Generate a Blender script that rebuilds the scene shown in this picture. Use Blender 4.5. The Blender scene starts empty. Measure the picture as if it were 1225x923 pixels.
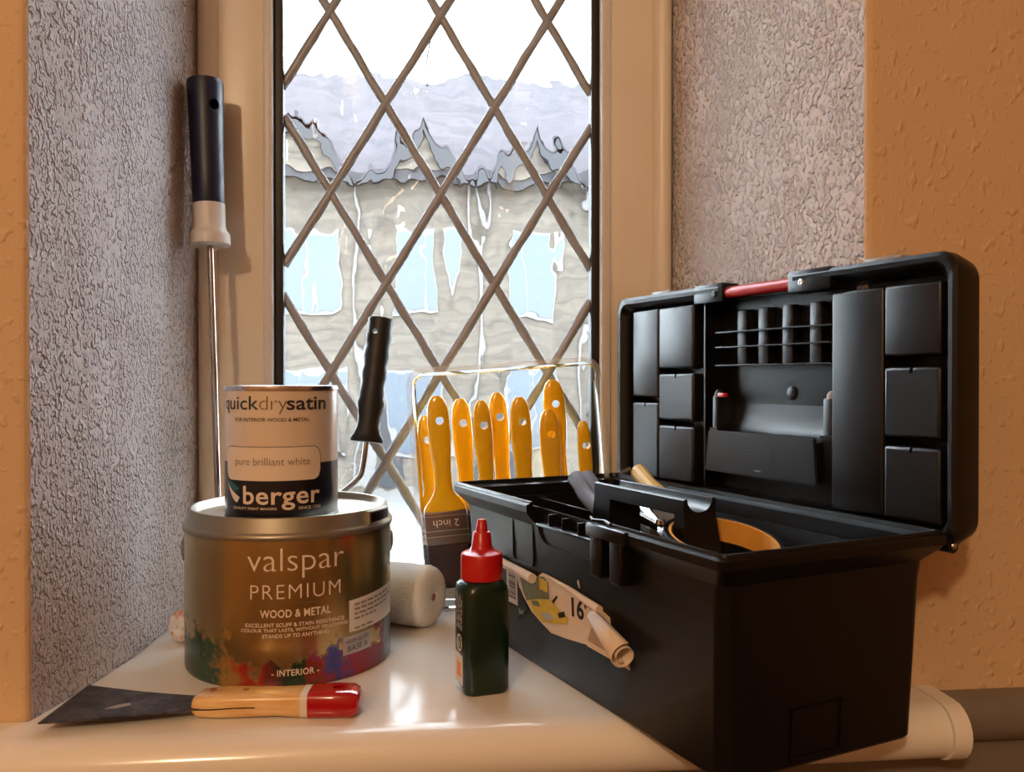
import bpy, bmesh, math, random
from mathutils import Vector, Matrix, noise
random.seed(7)
S = bpy.context.scene
C = S.collection
PSI = math.radians(6.0)          # the camera is turned 6 degrees to the right of the window's normal
EYE = 0.244                      # eye height above the sill (sill top is z = 0)

# ---------------------------------------------------------------- camera
cd = bpy.data.cameras.new('camera'); cam = bpy.data.objects.new('camera', cd); C.objects.link(cam)
cd.sensor_fit = 'HORIZONTAL'; cd.sensor_width = 36.0; cd.lens = 36.0 * 1025.0 / 1225.0
cd.clip_start = 0.02; cd.clip_end = 300
cam.location = (0, 0, EYE)
cam.rotation_euler = (math.radians(90) - 0.0075, 0, -PSI)
S.camera = cam

# ---------------------------------------------------------------- light
wd = bpy.data.worlds.new('sky'); S.world = wd; wd.use_nodes = True
bg = wd.node_tree.nodes['Background']
bg.inputs['Color'].default_value = (0.80, 0.91, 1.0, 1); bg.inputs['Strength'].default_value = 16.0

def lamp(name, loc, watts, col, size):
    l = bpy.data.lights.new(name, 'POINT'); l.energy = watts; l.color = col; l.shadow_soft_size = size
    o = bpy.data.objects.new(name, l); C.objects.link(o); o.location = loc
    return o
lamp('ceiling_lamp', (-0.66, -1.20, 1.15), 43.0, (1.0, 0.70, 0.43), 0.06)
S.view_settings.view_transform = 'Standard'; S.view_settings.look = 'None'
S.view_settings.exposure = 0.2; S.view_settings.gamma = 1.0
S.view_settings.use_curve_mapping = False
S.cycles.max_bounces = 14; S.cycles.transparent_max_bounces = 24; S.cycles.transmission_bounces = 12
S.cycles.sample_clamp_indirect = 8.0

# ---------------------------------------------------------------- materials
def lin(c):
    return tuple(((v / 255.0) / 12.92 if v / 255.0 <= 0.04045 else ((v / 255.0 + 0.055) / 1.055) ** 2.4) for v in c)
class N:
    """tiny node-tree helper"""
    def __init__(s, name):
        s.m = bpy.data.materials.new(name); s.m.use_nodes = True
        s.t = s.m.node_tree; s.n = s.t.nodes; s.b = s.n['Principled BSDF']; s.out = s.n['Material Output']
    def new(s, kind, **kw):
        n = s.n.new(kind)
        for k, v in kw.items():
            if k.startswith('i_'): n.inputs[k[2:].replace('_', ' ')].default_value = v
            else: setattr(n, k, v)
        return n
    def link(s, a, b): s.t.links.new(a, b)
    def coords(s, scale=(1, 1, 1)):
        tc = s.new('ShaderNodeTexCoord'); mp = s.new('ShaderNodeMapping'); mp.inputs['Scale'].default_value = scale
        s.link(tc.outputs['Object'], mp.inputs['Vector']); return mp.outputs['Vector']
    def noise(s, vec, scale, detail=4, rough=0.55):
        n = s.new('ShaderNodeTexNoise'); n.inputs['Scale'].default_value = scale; n.inputs['Detail'].default_value = detail
        n.inputs['Roughness'].default_value = rough; s.link(vec, n.inputs['Vector']); return n.outputs['Fac']
    def ramp(s, fac, stops):
        r = s.new('ShaderNodeValToRGB'); e = r.color_ramp.elements
        while len(e) < len(stops): e.new(0.5)
        for i, (p, c) in enumerate(stops):
            e[i].position = p; e[i].color = (c, c, c, 1) if isinstance(c, (int, float)) else (*c, 1)
        s.link(fac, r.inputs['Fac']); return r.outputs['Color']
    def mix(s, fac, a, b):
        m = s.new('ShaderNodeMix', data_type='RGBA')
        for sock, v in ((m.inputs[0], fac), (m.inputs[6], a), (m.inputs[7], b)):
            if isinstance(v, (int, float)): sock.default_value = v
            elif isinstance(v, tuple): sock.default_value = (*v, 1)
            else: s.link(v, sock)
        return m.outputs[2]
    def math(s, op, a, b=None, clamp=False):
        m = s.new('ShaderNodeMath', operation=op, use_clamp=clamp)
        for i, v in enumerate((a, b)):
            if v is None: continue
            if isinstance(v, (int, float)): m.inputs[i].default_value = v
            else: s.link(v, m.inputs[i])
        return m.outputs[0]
    def bump(s, height, strength, dist):
        b = s.new('ShaderNodeBump'); b.inputs['Strength'].default_value = strength; b.inputs['Distance'].default_value = dist
        s.link(height, b.inputs['Height']); s.link(b.outputs['Normal'], s.b.inputs['Normal']); return b
    def base(s, v):
        if isinstance(v, tuple): s.b.inputs['Base Color'].default_value = (*v, 1)
        else: s.link(v, s.b.inputs['Base Color'])
    def set(s, **kw):
        for k, v in kw.items(): s.b.inputs[k.replace('_', ' ')].default_value = v
        return s

M = {}
def plain(name, rgb, rough=0.5, metal=0.0, var=0.12, scale=60, bump=0.0, bscale=300, dist=0.0005, **kw):
    k = N(name); c = lin(rgb)
    v = k.coords(); f = k.noise(v, scale)
    dark = tuple(x * (1 - var) for x in c); lite = tuple(min(1, x * (1 + var)) for x in c)
    k.base(k.mix(f, dark, lite)); k.set(Roughness=rough, Metallic=metal, **kw)
    if bump: k.bump(k.noise(v, bscale, 3), bump, dist)
    M[name] = k.m; return k

def plaster(name, rgb, scale, strength, dist, thr, soft=0.26):
    """painted stipple plaster: raised blobs and short runs, denser in patches"""
    k = N(name); c = lin(rgb)
    v = k.coords((1, 1, 0.80)); v2 = k.coords()
    patch = k.ramp(k.noise(v2, 11, 3), [(thr, 0.0), (thr + soft, 1.0)])
    n1 = k.noise(v, scale, 0.8, 0.45)
    # the threshold falls where the patch is dense
    lo = k.math('MULTIPLY_ADD', patch, -0.12); lo.node.inputs[2].default_value = 0.615
    blob = k.math('MULTIPLY', k.math('SUBTRACT', n1, lo), 8.0, True)
    fine = k.math('MULTIPLY', k.math('SUBTRACT', k.noise(v, scale * 2.0, 0.5, 0.5), k.math('ADD', lo, 0.03)), 7.0, True)
    h = k.math('ADD', k.math('MULTIPLY', blob, 1.0), k.math('MULTIPLY', fine, 0.45))
    h = k.math('ADD', h, k.math('MULTIPLY', k.noise(v2, 34, 3), 0.9))
    k.base(k.mix(k.noise(v2, 14), tuple(x * 0.93 for x in c), c)); k.set(Roughness=0.75)
    k.bump(h, strength, dist); M[name] = k.m
plaster('artex', (226, 217, 216), 205, 1.0, 0.0048, 0.28)
plaster('room_plaster', (218, 184, 146), 120, 0.5, 0.0018, 0.70)
plain('grey_paint', (122, 112, 104), 0.45, bump=0.25, bscale=60, dist=0.002)
plain('ceiling_paint', (235, 225, 210), 0.8)
plain('floor_wood', (96, 66, 44), 0.5, scale=8)
plain('sill_paint', (240, 234, 226), 0.16, var=0.03, scale=12, bump=0.12, bscale=22, dist=0.0015)
plain('frame_paint', (230, 216, 196), 0.32, var=0.05, scale=20, bump=0.15, bscale=70, dist=0.001)
plain('gasket', (14, 15, 20), 0.5)
plain('lead', (154, 156, 162), 0.45, 0.15, var=0.35, scale=45, bump=0.5, bscale=90, dist=0.002)
plain('black_plastic', (10, 10, 11), 0.36, var=0.2, Specular_IOR_Level=0.36, bump=0.12, bscale=900, dist=0.0004)
plain('black_satin', (14, 14, 16), 0.38, var=0.2, bump=0.1, bscale=700, dist=0.0003)
plain('grey_plastic', (150, 146, 142), 0.35)
plain('red_plastic', (190, 22, 24), 0.28, var=0.06)
plain('lacquer_red', (176, 14, 26), 0.13, var=0.08, Coat_Weight=0.6)
plain('steel', (190, 190, 192), 0.22, 1.0, var=0.08)
plain('rod_steel', (176, 172, 168), 0.18, 1.0, var=0.05)
plain('navy_handle', (17, 22, 50), 0.42, var=0.1, bump=0.1, bscale=600, dist=0.0003)
plain('white_plastic', (214, 206, 198), 0.4, var=0.05)
plain('rubber_black', (11, 11, 11), 0.5, var=0.2)
plain('yellow_handle', (250, 190, 22), 0.20, var=0.05, scale=30, Coat_Weight=0.5, Subsurface_Weight=0.0)
plain('ferrule', (116, 96, 84), 0.38, 0.6, var=0.2, scale=80)
plain('ferrule_line', (176, 160, 148), 0.35, 0.5)
plain('bristle', (50, 24, 22), 0.7, var=0.5, scale=300)
plain('bottle_green', (12, 38, 26), 0.25, var=0.15, scale=30)
plain('label_white', (224, 216, 206), 0.5, var=0.03)
plain('label_grey', (178, 172, 176), 0.45, var=0.05)
plain('label_black', (16, 15, 16), 0.45)
plain('label_orange', (232, 138, 40), 0.5)
plain('label_yellow', (214, 178, 44), 0.45, var=0.25, scale=180)
plain('label_olive', (112, 116, 84), 0.45, var=0.3, scale=150)
plain('paper', (226, 206, 184), 0.6, var=0.08, scale=90, bump=0.2, bscale=160, dist=0.001)
plain('paper_back', (176, 146, 116), 0.75, var=0.25, scale=240)
plain('print_cream', (232, 214, 196), 0.45, var=0.03)
plain('print_ink', (40, 44, 50), 0.45)
plain('print_teal', (26, 104, 112), 0.4)
plain('print_tealdark', (26, 60, 62), 0.4)
plain('print_brown', (120, 96, 66), 0.45)
plain('print_faint', (140, 128, 128), 0.5)
plain('tin_rim', (206, 200, 196), 0.2, 1.0, var=0.05)
plain('tin_lid_grey', (132, 130, 124), 0.34, 0.55, var=0.06)
plain('cream_grip', (222, 188, 110), 0.35)
plain('blue_grey_grip', (124, 138, 158), 0.4)
plain('tape_black', (16, 17, 22), 0.3)
plain('tape_core', (226, 160, 66), 0.6, var=0.15)
plain('sand_block', (176, 170, 160), 0.8, bump=0.4, bscale=900, dist=0.0006)
plain('wood_offcut', (150, 104, 66), 0.6)
def coursed(name, c0, c1, course, patchy):
    k = N(name); v = k.coords(); st = k.noise(k.coords((0.6, 1, 2.2)), 1.6, 6, 0.7); big = k.noise(v, 0.35, 3)
    sep = k.new('ShaderNodeSeparateXYZ'); k.link(v, sep.inputs[0])
    row = k.math('GREATER_THAN', k.math('FRACT', k.math('MULTIPLY', sep.outputs['Z'], course)), 0.82)
    f = k.math('ADD', k.math('MULTIPLY', k.ramp(st, [(0.32, 0.0), (0.68, 1.0)]), 0.75), k.math('MULTIPLY', big, patchy), True)
    col = k.mix(f, lin(c0), lin(c1)); k.base(k.mix(k.math('MULTIPLY', row, 0.35), col, lin(c0))); k.set(Roughness=0.9); M[name] = k.m
coursed('house_wall', (50, 45, 41), (88, 80, 70), 3.0, 0.35)
coursed('house_roof', (30, 28, 32), (58, 52, 57), 4.0, 0.3)
plain('house_trim', (20, 20, 25), 0.7)
plain('house_frame', (84, 82, 80), 0.5)
plain('house_pane', (46, 56, 66), 0.25, var=0.1, scale=0.6)
plain('tarmac', (80, 78, 76), 0.9, scale=2)
plain('hedge_leaf', (104, 118, 78), 0.8, var=0.4, scale=9)

def fleece(name, stain):
    k = N(name); v = k.coords(); c = lin((246, 243, 238))
    f = k.noise(v, 220, 4)
    col = k.mix(f, tuple(x * 0.86 for x in c), c)
    if stain:
        st = k.ramp(k.noise(v, 42, 5, 0.6), [(0.47, 0.0), (0.56, 1.0)])
        col = k.mix(st, col, lin((206, 104, 52)))
    k.base(col); k.set(Roughness=0.95, Sheen_Weight=0.4)
    k.bump(k.noise(v, 420, 3, 0.7), 0.9, 0.0020); M[name] = k.m
fleece('fleece_clean', False); fleece('fleece_stained', True)

def wood():
    k = N('handle_wood'); v = k.coords((0.16, 1, 1)); f = k.noise(v, 240, 5, 0.6)
    k.base(k.mix(k.ramp(f, [(0.35, 0.0), (0.7, 1.0)]), lin((224, 172, 108)), lin((242, 208, 152))))
    k.set(Roughness=0.22, Coat_Weight=0.5); M['handle_wood'] = k.m
wood()
def blade():
    k = N('blade_steel'); v = k.coords(); f = k.noise(v, 60, 6, 0.65)
    k.base(k.mix(k.ramp(f, [(0.4, 0.0), (0.62, 1.0)]), lin((58, 52, 52)), lin((112, 104, 104))))
    k.set(Metallic=0.75, Roughness=0.42)
    k.bump(k.noise(k.coords((0.3, 1, 1)), 300, 3), 0.2, 0.0006); M['blade_steel'] = k.m
blade()
def gold():
    """bronze-gold foil print with bursts of coloured powder low down on the label"""
    k = N('gold_print'); tc = k.new('ShaderNodeTexCoord'); sep = k.new('ShaderNodeSeparateXYZ')
    k.link(tc.outputs['Object'], sep.inputs[0]); x, z = sep.outputs['X'], sep.outputs['Z']
    v = k.coords(); n1 = k.noise(v, 46, 5, 0.6); n2 = k.noise(v, 90, 5, 0.6)
    hue = k.math('MULTIPLY_ADD', x, 5.4); hue.node.inputs[2].default_value = 0.5
    hue = k.math('ADD', hue, k.math('MULTIPLY', k.math('SUBTRACT', n2, 0.5), 0.28))
    col = k.ramp(hue, [(0.02, lin((30, 58, 44))), (0.17, lin((44, 74, 58))), (0.24, lin((150, 112, 52))), (0.33, lin((158, 40, 24))),
                       (0.48, lin((34, 52, 40))), (0.56, lin((40, 62, 46))), (0.61, lin((150, 38, 32))), (0.69, lin((36, 66, 150))),
                       (0.78, lin((150, 24, 38))), (0.9, lin((122, 30, 56))), (0.97, lin((24, 84, 92)))])
    # height of the powder cloud, tallest at both ends
    side = k.math('MULTIPLY', k.math('MULTIPLY', x, x), 3.4)
    top = k.math('ADD', k.math('ADD', side, 0.012), k.math('MULTIPLY', k.math('SUBTRACT', n1, 0.40), 0.11))
    mask = k.math('MULTIPLY', k.math('SUBTRACT', top, z), 130, True)
    g = lin((186, 160, 110))
    k.base(k.mix(mask, g, col))
    k.link(k.math('MULTIPLY_ADD', mask, -0.85), k.b.inputs['Metallic']); k.b.inputs['Metallic'].links[0].from_node.inputs[2].default_value = 0.95
    k.set(Roughness=0.27); M['gold_print'] = k.m
    plain('lid_gold', (150, 141, 126), 0.36, 0.8, var=0.05)
gold()
def berger():
    k = N('satin_print'); tc = k.new('ShaderNodeTexCoord'); sep = k.new('ShaderNodeSeparateXYZ')
    k.link(tc.outputs['Object'], sep.inputs[0])
    # cream above, near-black navy below; the border dips a little at the left
    lim = k.math('MULTIPLY_ADD', sep.outputs['X'], -0.01); lim.node.inputs[2].default_value = 0.0470
    m = k.math('MULTIPLY', k.math('SUBTRACT', sep.outputs['Z'], lim), 4000, True)
    k.base(k.mix(m, lin((14, 16, 30)), lin((226, 208, 190)))); k.set(Roughness=0.3, Metallic=0.12, Coat_Weight=0.3)
    M['satin_print'] = k.m
berger()
def glass():
    k = N('wavy_glass'); v = k.coords((1, 1, 0.55)); v2 = k.coords((1.0, 1, 0.22)); v3 = k.coords()
    h = k.math('ADD', k.math('MULTIPLY', k.noise(v, 11, 0.6, 0.4), 1.0), k.math('MULTIPLY', k.noise(v2, 22, 0.5, 0.4), 0.42))
    h = k.math('ADD', h, k.math('MULTIPLY', k.noise(v2, 34, 0.5, 0.5), 0.15))
    h = k.math('ADD', h, k.math('MULTIPLY', k.noise(v3, 70, 0, 0.5), 0.014))
    k.base((0.97, 0.985, 0.98)); k.set(Roughness=0.0, IOR=1.45, Transmission_Weight=1.0)
    k.bump(h, 1.0, 0.019); M['wavy_glass'] = k.m
glass()
def clear(name, tint, gloss):
    k = N(name); k.n.remove(k.b)
    tr = k.new('ShaderNodeBsdfTransparent'); tr.inputs[0].default_value = (*tint, 1)
    gl = k.new('ShaderNodeBsdfGlossy'); gl.inputs['Roughness'].default_value = 0.06
    lw = k.new('ShaderNodeLayerWeight'); lw.inputs['Blend'].default_value = gloss
    mx = k.new('ShaderNodeMixShader'); k.link(lw.outputs['Fresnel'], mx.inputs[0]); k.link(tr.outputs[0], mx.inputs[1]); k.link(gl.outputs[0], mx.inputs[2])
    k.link(mx.outputs[0], k.out.inputs['Surface']); M[name] = k.m
clear('clear_plastic', (0.95, 0.96, 0.975), 0.12)
def milky():
    k = N('milky_plastic'); k.base((0.85, 0.87, 0.92)); k.set(Roughness=0.15, Alpha=0.34); M['milky_plastic'] = k.m
milky()

# ---------------------------------------------------------------- mesh helpers
def thing(name, label, cat, loc=(0, 0, 0), rotz=0.0, group=None):
    o = bpy.data.objects.new(name, None); C.objects.link(o); o.empty_display_size = 0.03
    o.location = loc; o.rotation_euler = (0, 0, rotz); tag(o, label, cat, group); return o
def tag(o, label, cat, group=None):
    o['label'] = label; o['category'] = cat
    if group: o['group'] = group
    return o
def obj(name, bm, mat, parent=None, smooth=False, label=None, angle=35):
    me = bm if isinstance(bm, bpy.types.Mesh) else bpy.data.meshes.new(name)
    if not isinstance(bm, bpy.types.Mesh):
        bmesh.ops.recalc_face_normals(bm, faces=bm.faces); 
        if smooth:
            for f in bm.faces: f.smooth = True
            for e in bm.edges:
                if len(e.link_faces) == 2 and e.calc_face_angle(0) > math.radians(angle): e.smooth = False
        bm.to_mesh(me); bm.free()
    for m in (mat if isinstance(mat, (list, tuple)) else [mat]): me.materials.append(M[m])
    o = bpy.data.objects.new(name, me); C.objects.link(o)
    if parent: o.parent = parent
    if label: o['label'] = label
    return o
def struct(o): o['kind'] = 'structure'; return o
def new(): return bmesh.new()
def box(bm, x0, x1, y0, y1, z0, z1, bev=0.0, seg=2, mat=None):
    r = bmesh.ops.create_cube(bm, size=1.0); vs = r['verts']
    bmesh.ops.scale(bm, vec=(x1 - x0, y1 - y0, z1 - z0), verts=vs)
    bmesh.ops.translate(bm, vec=((x0 + x1) / 2, (y0 + y1) / 2, (z0 + z1) / 2), verts=vs)
    if bev > 0:
        es = list({e for v in vs for e in v.link_edges})
        r2 = bmesh.ops.bevel(bm, geom=es, offset=bev, segments=seg, affect='EDGES', profile=0.5); vs = list({v for f in r2['faces'] for v in f.verts} | {v for v in vs if v.is_valid})
    return vs
def boxm(name, mat, parent, x0, x1, y0, y1, z0, z1, bev=0.0, seg=2, smooth=True, **kw):
    bm = new(); box(bm, x0, x1, y0, y1, z0, z1, bev, seg); return obj(name, bm, mat, parent, smooth and bev > 0, **kw)
def lathe(bm, prof, seg=48, M4=None):
    rings = []; new_v = []
    for r, z in prof:
        if r < 1e-6: ring = [bm.verts.new((0, 0, z))]
        else: ring = [bm.verts.new((r * math.cos(2 * math.pi * i / seg), r * math.sin(2 * math.pi * i / seg), z)) for i in range(seg)]
        rings.append(ring); new_v += ring
    for a, b in zip(rings, rings[1:]):
        for i in range(seg):
            j = (i + 1) % seg
            if len(a) == 1 and len(b) == 1: continue
            if len(a) == 1: bm.faces.new((a[0], b[i], b[j]))
            elif len(b) == 1: bm.faces.new((a[i], a[j], b[0]))
            else: bm.faces.new((a[i], a[j], b[j], b[i]))
    if M4 is not None: bmesh.ops.transform(bm, matrix=M4, verts=new_v)
    return new_v
def loft(bm, rings, cap0=True, cap1=True):
    R = [[bm.verts.new(p) for p in r] for r in rings]; n = len(R[0])
    for a, b in zip(R, R[1:]):
        for i in range(n):
            j = (i + 1) % n; bm.faces.new((a[i], a[j], b[j], b[i]))
    if cap0: bm.faces.new(R[0][::-1])
    if cap1: bm.faces.new(R[-1])
    return R
def tube(bm, pts, r, seg=12, flat=1.0):
    P = [Vector(p) for p in pts]; rs = r if isinstance(r, (list, tuple)) else [r] * len(P)
    t0 = (P[1] - P[0]).normalized(); up = Vector((0, 0, 1)) if abs(t0.z) < 0.9 else Vector((0, 1, 0))
    n = (up - t0 * up.dot(t0)).normalized(); rings = []
    for i, p in enumerate(P):
        t = ((P[i] - P[i - 1]).normalized() if i else t0) + ((P[i + 1] - P[i]).normalized() if i < len(P) - 1 else (P[i] - P[i - 1]).normalized())
        t.normalize(); n = (n - t * n.dot(t)).normalized(); b = t.cross(n)
        rings.append([p + (n * math.cos(2 * math.pi * k / seg) * flat + b * math.sin(2 * math.pi * k / seg)) * rs[i] for k in range(seg)])
    loft(bm, rings)
def arc_pts(pts, n=8):
    """smooth polyline (Catmull-Rom)"""
    P = [Vector(p) for p in pts]; out = []
    for i in range(len(P) - 1):
        p0 = P[max(i - 1, 0)]; p1 = P[i]; p2 = P[i + 1]; p3 = P[min(i + 2, len(P) - 1)]
        for k in range(n):
            t = k / n
            out.append(0.5 * ((2 * p1) + (p2 - p0) * t + (2 * p0 - 5 * p1 + 4 * p2 - p3) * t * t + (3 * p1 - p0 - 3 * p2 + p3) * t ** 3))
    out.append(P[-1]); return out
def rrect(w, h, r, n=5, cx=0.0, cy=0.0):
    """rounded rectangle outline, counter-clockwise"""
    o = []
    for sx, sy, a0 in ((1, 1, 0), (-1, 1, 90), (-1, -1, 180), (1, -1, 270)):
        for k in range(n + 1):
            a = math.radians(a0 + 90 * k / n)
            o.append((cx + sx * (w / 2 - r) + r * math.cos(a), cy + sy * (h / 2 - r) + r * math.sin(a)))
    return o
def prism(bm, poly, f0, f1):
    """polygon extruded between two mappings 2d -> 3d"""
    a = [bm.verts.new(f0(*p)) for p in poly]; b = [bm.verts.new(f1(*p)) for p in poly]; n = len(poly)
    bm.faces.new(a[::-1]); bm.faces.new(b)
    for i in range(n):
        j = (i + 1) % n; bm.faces.new((a[i], a[j], b[j], b[i]))
    return a + b
def cut(o, cutter):
    """boolean difference, baked into the mesh"""
    me = bpy.data.meshes.new('cutter'); bmesh.ops.recalc_face_normals(cutter, faces=cutter.faces); cutter.to_mesh(me); cutter.free()
    c = bpy.data.objects.new('cutter', me); C.objects.link(c); c.matrix_world = o.matrix_basis if not o.parent else Matrix()
    par = o.parent; o.parent = None; mb = o.matrix_basis.copy(); o.matrix_basis = Matrix(); c.matrix_world = Matrix()
    md = o.modifiers.new('cut', 'BOOLEAN'); md.operation = 'DIFFERENCE'; md.object = c; md.solver = 'EXACT'
    bpy.context.view_layer.update()
    ev = o.evaluated_get(bpy.context.evaluated_depsgraph_get()); nm = bpy.data.meshes.new_from_object(ev)
    nm.name = o.name
    b_ = bmesh.new(); b_.from_mesh(nm)
    for f_ in b_.faces:
        if len(f_.verts) > 4: f_.smooth = False
    for e_ in b_.edges:
        if len(e_.link_faces) == 2 and e_.calc_face_angle(0) > math.radians(32): e_.smooth = False
    b_.to_mesh(nm); b_.free()
    o.modifiers.remove(md); o.data = nm; o.parent = par; o.matrix_basis = mb
    bpy.data.objects.remove(c); bpy.data.meshes.remove(me)
def text_mesh(body, width, height, bold=0.0, cap=True, spacing=1.0):
    """lettering as a flat mesh; width = overall, height = of the bounding box; centred on x, base at z of the box bottom"""
    cu = bpy.data.curves.new('lettering', 'FONT'); cu.body = body; cu.size = 1.0; cu.offset = bold; cu.space_character = spacing; cu.resolution_u = 3
    o = bpy.data.objects.new('lettering', cu); C.objects.link(o); bpy.context.view_layer.update()
    ev = o.evaluated_get(bpy.context.evaluated_depsgraph_get()); me = bpy.data.meshes.new_from_object(ev)
    bpy.data.objects.remove(o); bpy.data.curves.remove(cu)
    xs = [v.co.x for v in me.vertices]; ys = [v.co.y for v in me.vertices]
    sx = width / (max(xs) - min(xs)); sy = height / (max(ys) - min(ys)); mx = (max(xs) + min(xs)) / 2; my = min(ys)
    for v in me.vertices: v.co = ((v.co.x - mx) * sx, 0, (v.co.y - my) * sy)
    return me
def wrapped(name, body, mat, parent, r, th, width, z0, height, bold=0.0, spacing=1.0, slope=0.0, lift=0.0003):
    """lettering wrapped round a cylinder of radius r; th = angle of its centre from local -Y"""
    me = text_mesh(body, width, height, bold, spacing=spacing)
    for v in me.vertices:
        a = th + v.co.x / r; z = z0 + v.co.z + slope * v.co.x
        v.co = ((r + lift) * math.sin(a), -(r + lift) * math.cos(a), z)
    return obj(name, me, mat, parent)
def patch(name, mat, parent, r, th0, th1, lo, hi, n=24, lift=0.0002, thick=0.0):
    """sheet on a cylinder between two angles, lo(t) and hi(t) give its lower and upper edge, t in 0..1"""
    bm = new(); A = []; B = []
    for i in range(n + 1):
        t = i / n; a = th0 + (th1 - th0) * t
        for z, L_ in ((lo(t), A), (hi(t), B)): L_.append(bm.verts.new(((r + lift) * math.sin(a), -(r + lift) * math.cos(a), z)))
    for i in range(n): bm.faces.new((A[i], A[i + 1], B[i + 1], B[i]))
    return obj(name, bm, mat, parent, True)

# ================================================================ the setting
YW = 0.643; YF = 0.950           # room face of the wall, face of the window frame
ZT, ZB, ZC = 0.98, -0.90, 1.62   # lintel, floor, ceiling
knL = [(-0.2803, YW), (-0.2641, 0.7115), (-0.2530, 0.7806), (-0.2460, 0.8805), (-0.2390, YF)]
knR = [(0.3491, YW), (0.2839, YF)]
def wall_prism(name, poly, reveal, z0, z1):
    bm = new(); a = []; nz = 1
    prism(bm, poly, lambda x, y: (x, y, z0), lambda x, y: (x, y, z1))
    bmesh.ops.recalc_face_normals(bm, faces=bm.faces)
    for f in bm.faces:
        c = f.calc_center_median(); f.material_index = 1 if reveal(c, f.normal) else 0
    es = [e for e in bm.edges if abs(e.verts[0].co.x - e.verts[1].co.x) < 1e-5 and abs(e.verts[0].co.y - YW) < 1e-4 and abs(e.verts[1].co.y - YW) < 1e-4 and abs(e.verts[0].co.x) < 0.5]
    bmesh.ops.bevel(bm, geom=es, offset=0.004, segments=3, affect='EDGES', profile=0.5)
    return struct(obj(name, bm, ['room_plaster', 'artex'], None, False))
wall_prism('wall_left', [(-2.0, YW)] + knL + [(-0.239, 1.06), (-2.0, 1.06)], lambda c, n: c.x > -0.5 and n.x > 0.3, ZB, ZC)
wall_prism('wall_right', [(2.2, YW), (2.2, 1.06), (0.2839, 1.06)] + knR[::-1], lambda c, n: c.x < 0.6 and n.x < -0.3, ZB, ZC)
bm = new(); box(bm, -0.30, 0.36, YW + 0.001, 1.06, ZT, ZC); struct(obj('wall_above_window', bm, 'room_plaster'))
bm = new(); box(bm, -0.30, 0.36, YW + 0.001, 1.06, ZB, -0.042); struct(obj('wall_below_window', bm, 'grey_paint'))
bm = new(); box(bm, -2.0, 2.2, YW - 0.006, YW - 0.0005, ZB, -0.040, 0.001); struct(obj('wall_dado', bm, 'grey_paint'))
bm = new(); box(bm, -2.1, -2.0, -2.6, 1.06, ZB, ZC); struct(obj('wall_side_left', bm, 'room_plaster'))
bm = new(); box(bm, 2.2, 2.3, -2.6, 1.06, ZB, ZC); struct(obj('wall_side_right', bm, 'room_plaster'))
bm = new(); box(bm, -2.1, 2.3, -2.7, -2.6, ZB, ZC); struct(obj('wall_back', bm, 'room_plaster'))
bm = new(); box(bm, -2.1, 2.3, -2.7, 1.06, ZB - 0.1, ZB); struct(obj('floor', bm, 'floor_wood'))
bm = new(); box(bm, -2.1, 2.3, -2.7, 1.06, ZC, ZC + 0.1); struct(obj('ceiling', bm, 'ceiling_paint'))
# grey rail along the wall right of the sill: rounded nosing
bm = new(); prof = [(YW, -0.004), (YW - 0.010, -0.005), (YW - 0.017, -0.010), (YW - 0.020, -0.018), (YW - 0.020, -0.030), (YW - 0.016, -0.038), (YW - 0.008, -0.043), (YW, -0.044)]
loft(bm, [[(x, y, z) for y, z in prof] for x in (0.405, 2.2)]); struct(obj('trim_1', bm, 'grey_paint', None, True, angle=60))
# window sill: board with a rounded nose, its right end closed by a cap
def sill_prof(d=0.0, y1=YF + 0.02):
    y0 = 0.590 - d; p = [(y1, 0.0 + d)]
    p.append((y0 + 0.024, 0.0 + d))
    for k in range(1, 12):
        a = math.radians(90 + 180 * k / 12); p.append((y0 + d * 0 + 0.021 + (0.021 + d) * math.cos(a), -0.0205 + (0.0205 + d) * math.sin(a)))
    p += [(y0 + 0.024, -0.041 - d), (y1, -0.041 - d)]
    return p
sill = thing('window_sill', 'glossy cream-white window sill with a rounded nose under all the tools', 'window sill', (0, 0.6, 0)); sill['kind'] = 'structure'
del sill['category']
def rel(p, o): return Vector(p) - Vector(o)
bm = new(); so = Vector((0, 0.6, 0))
nose = sill_prof(0, YW - 0.0008)
loft(bm, [[rel((x, y, z), so) for y, z in nose] for x in (-0.36, 0.388)])
obj('sill_nose', bm, 'sill_paint', sill, True, angle=60)
bm = new()
plan = [(-0.2790, YW - 0.001)] + [(x + 0.0008, y) for x, y in knL[1:]] + [(0.2835, YF)] + [(0.3487, YW - 0.001)]
prism(bm, plan, lambda x, y: rel((x, y, -0.040), so), lambda x, y: rel((x, y, 0.0), so))
obj('sill_board', bm, 'sill_paint', sill)
bm = new(); loft(bm, [[rel((x, y, z), so) for y, z in sill_prof(0.0012, YW - 0.0008)] for x in (0.3885, 0.402)])
obj('end_cap', bm, 'sill_paint', sill, True, angle=60)

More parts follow.
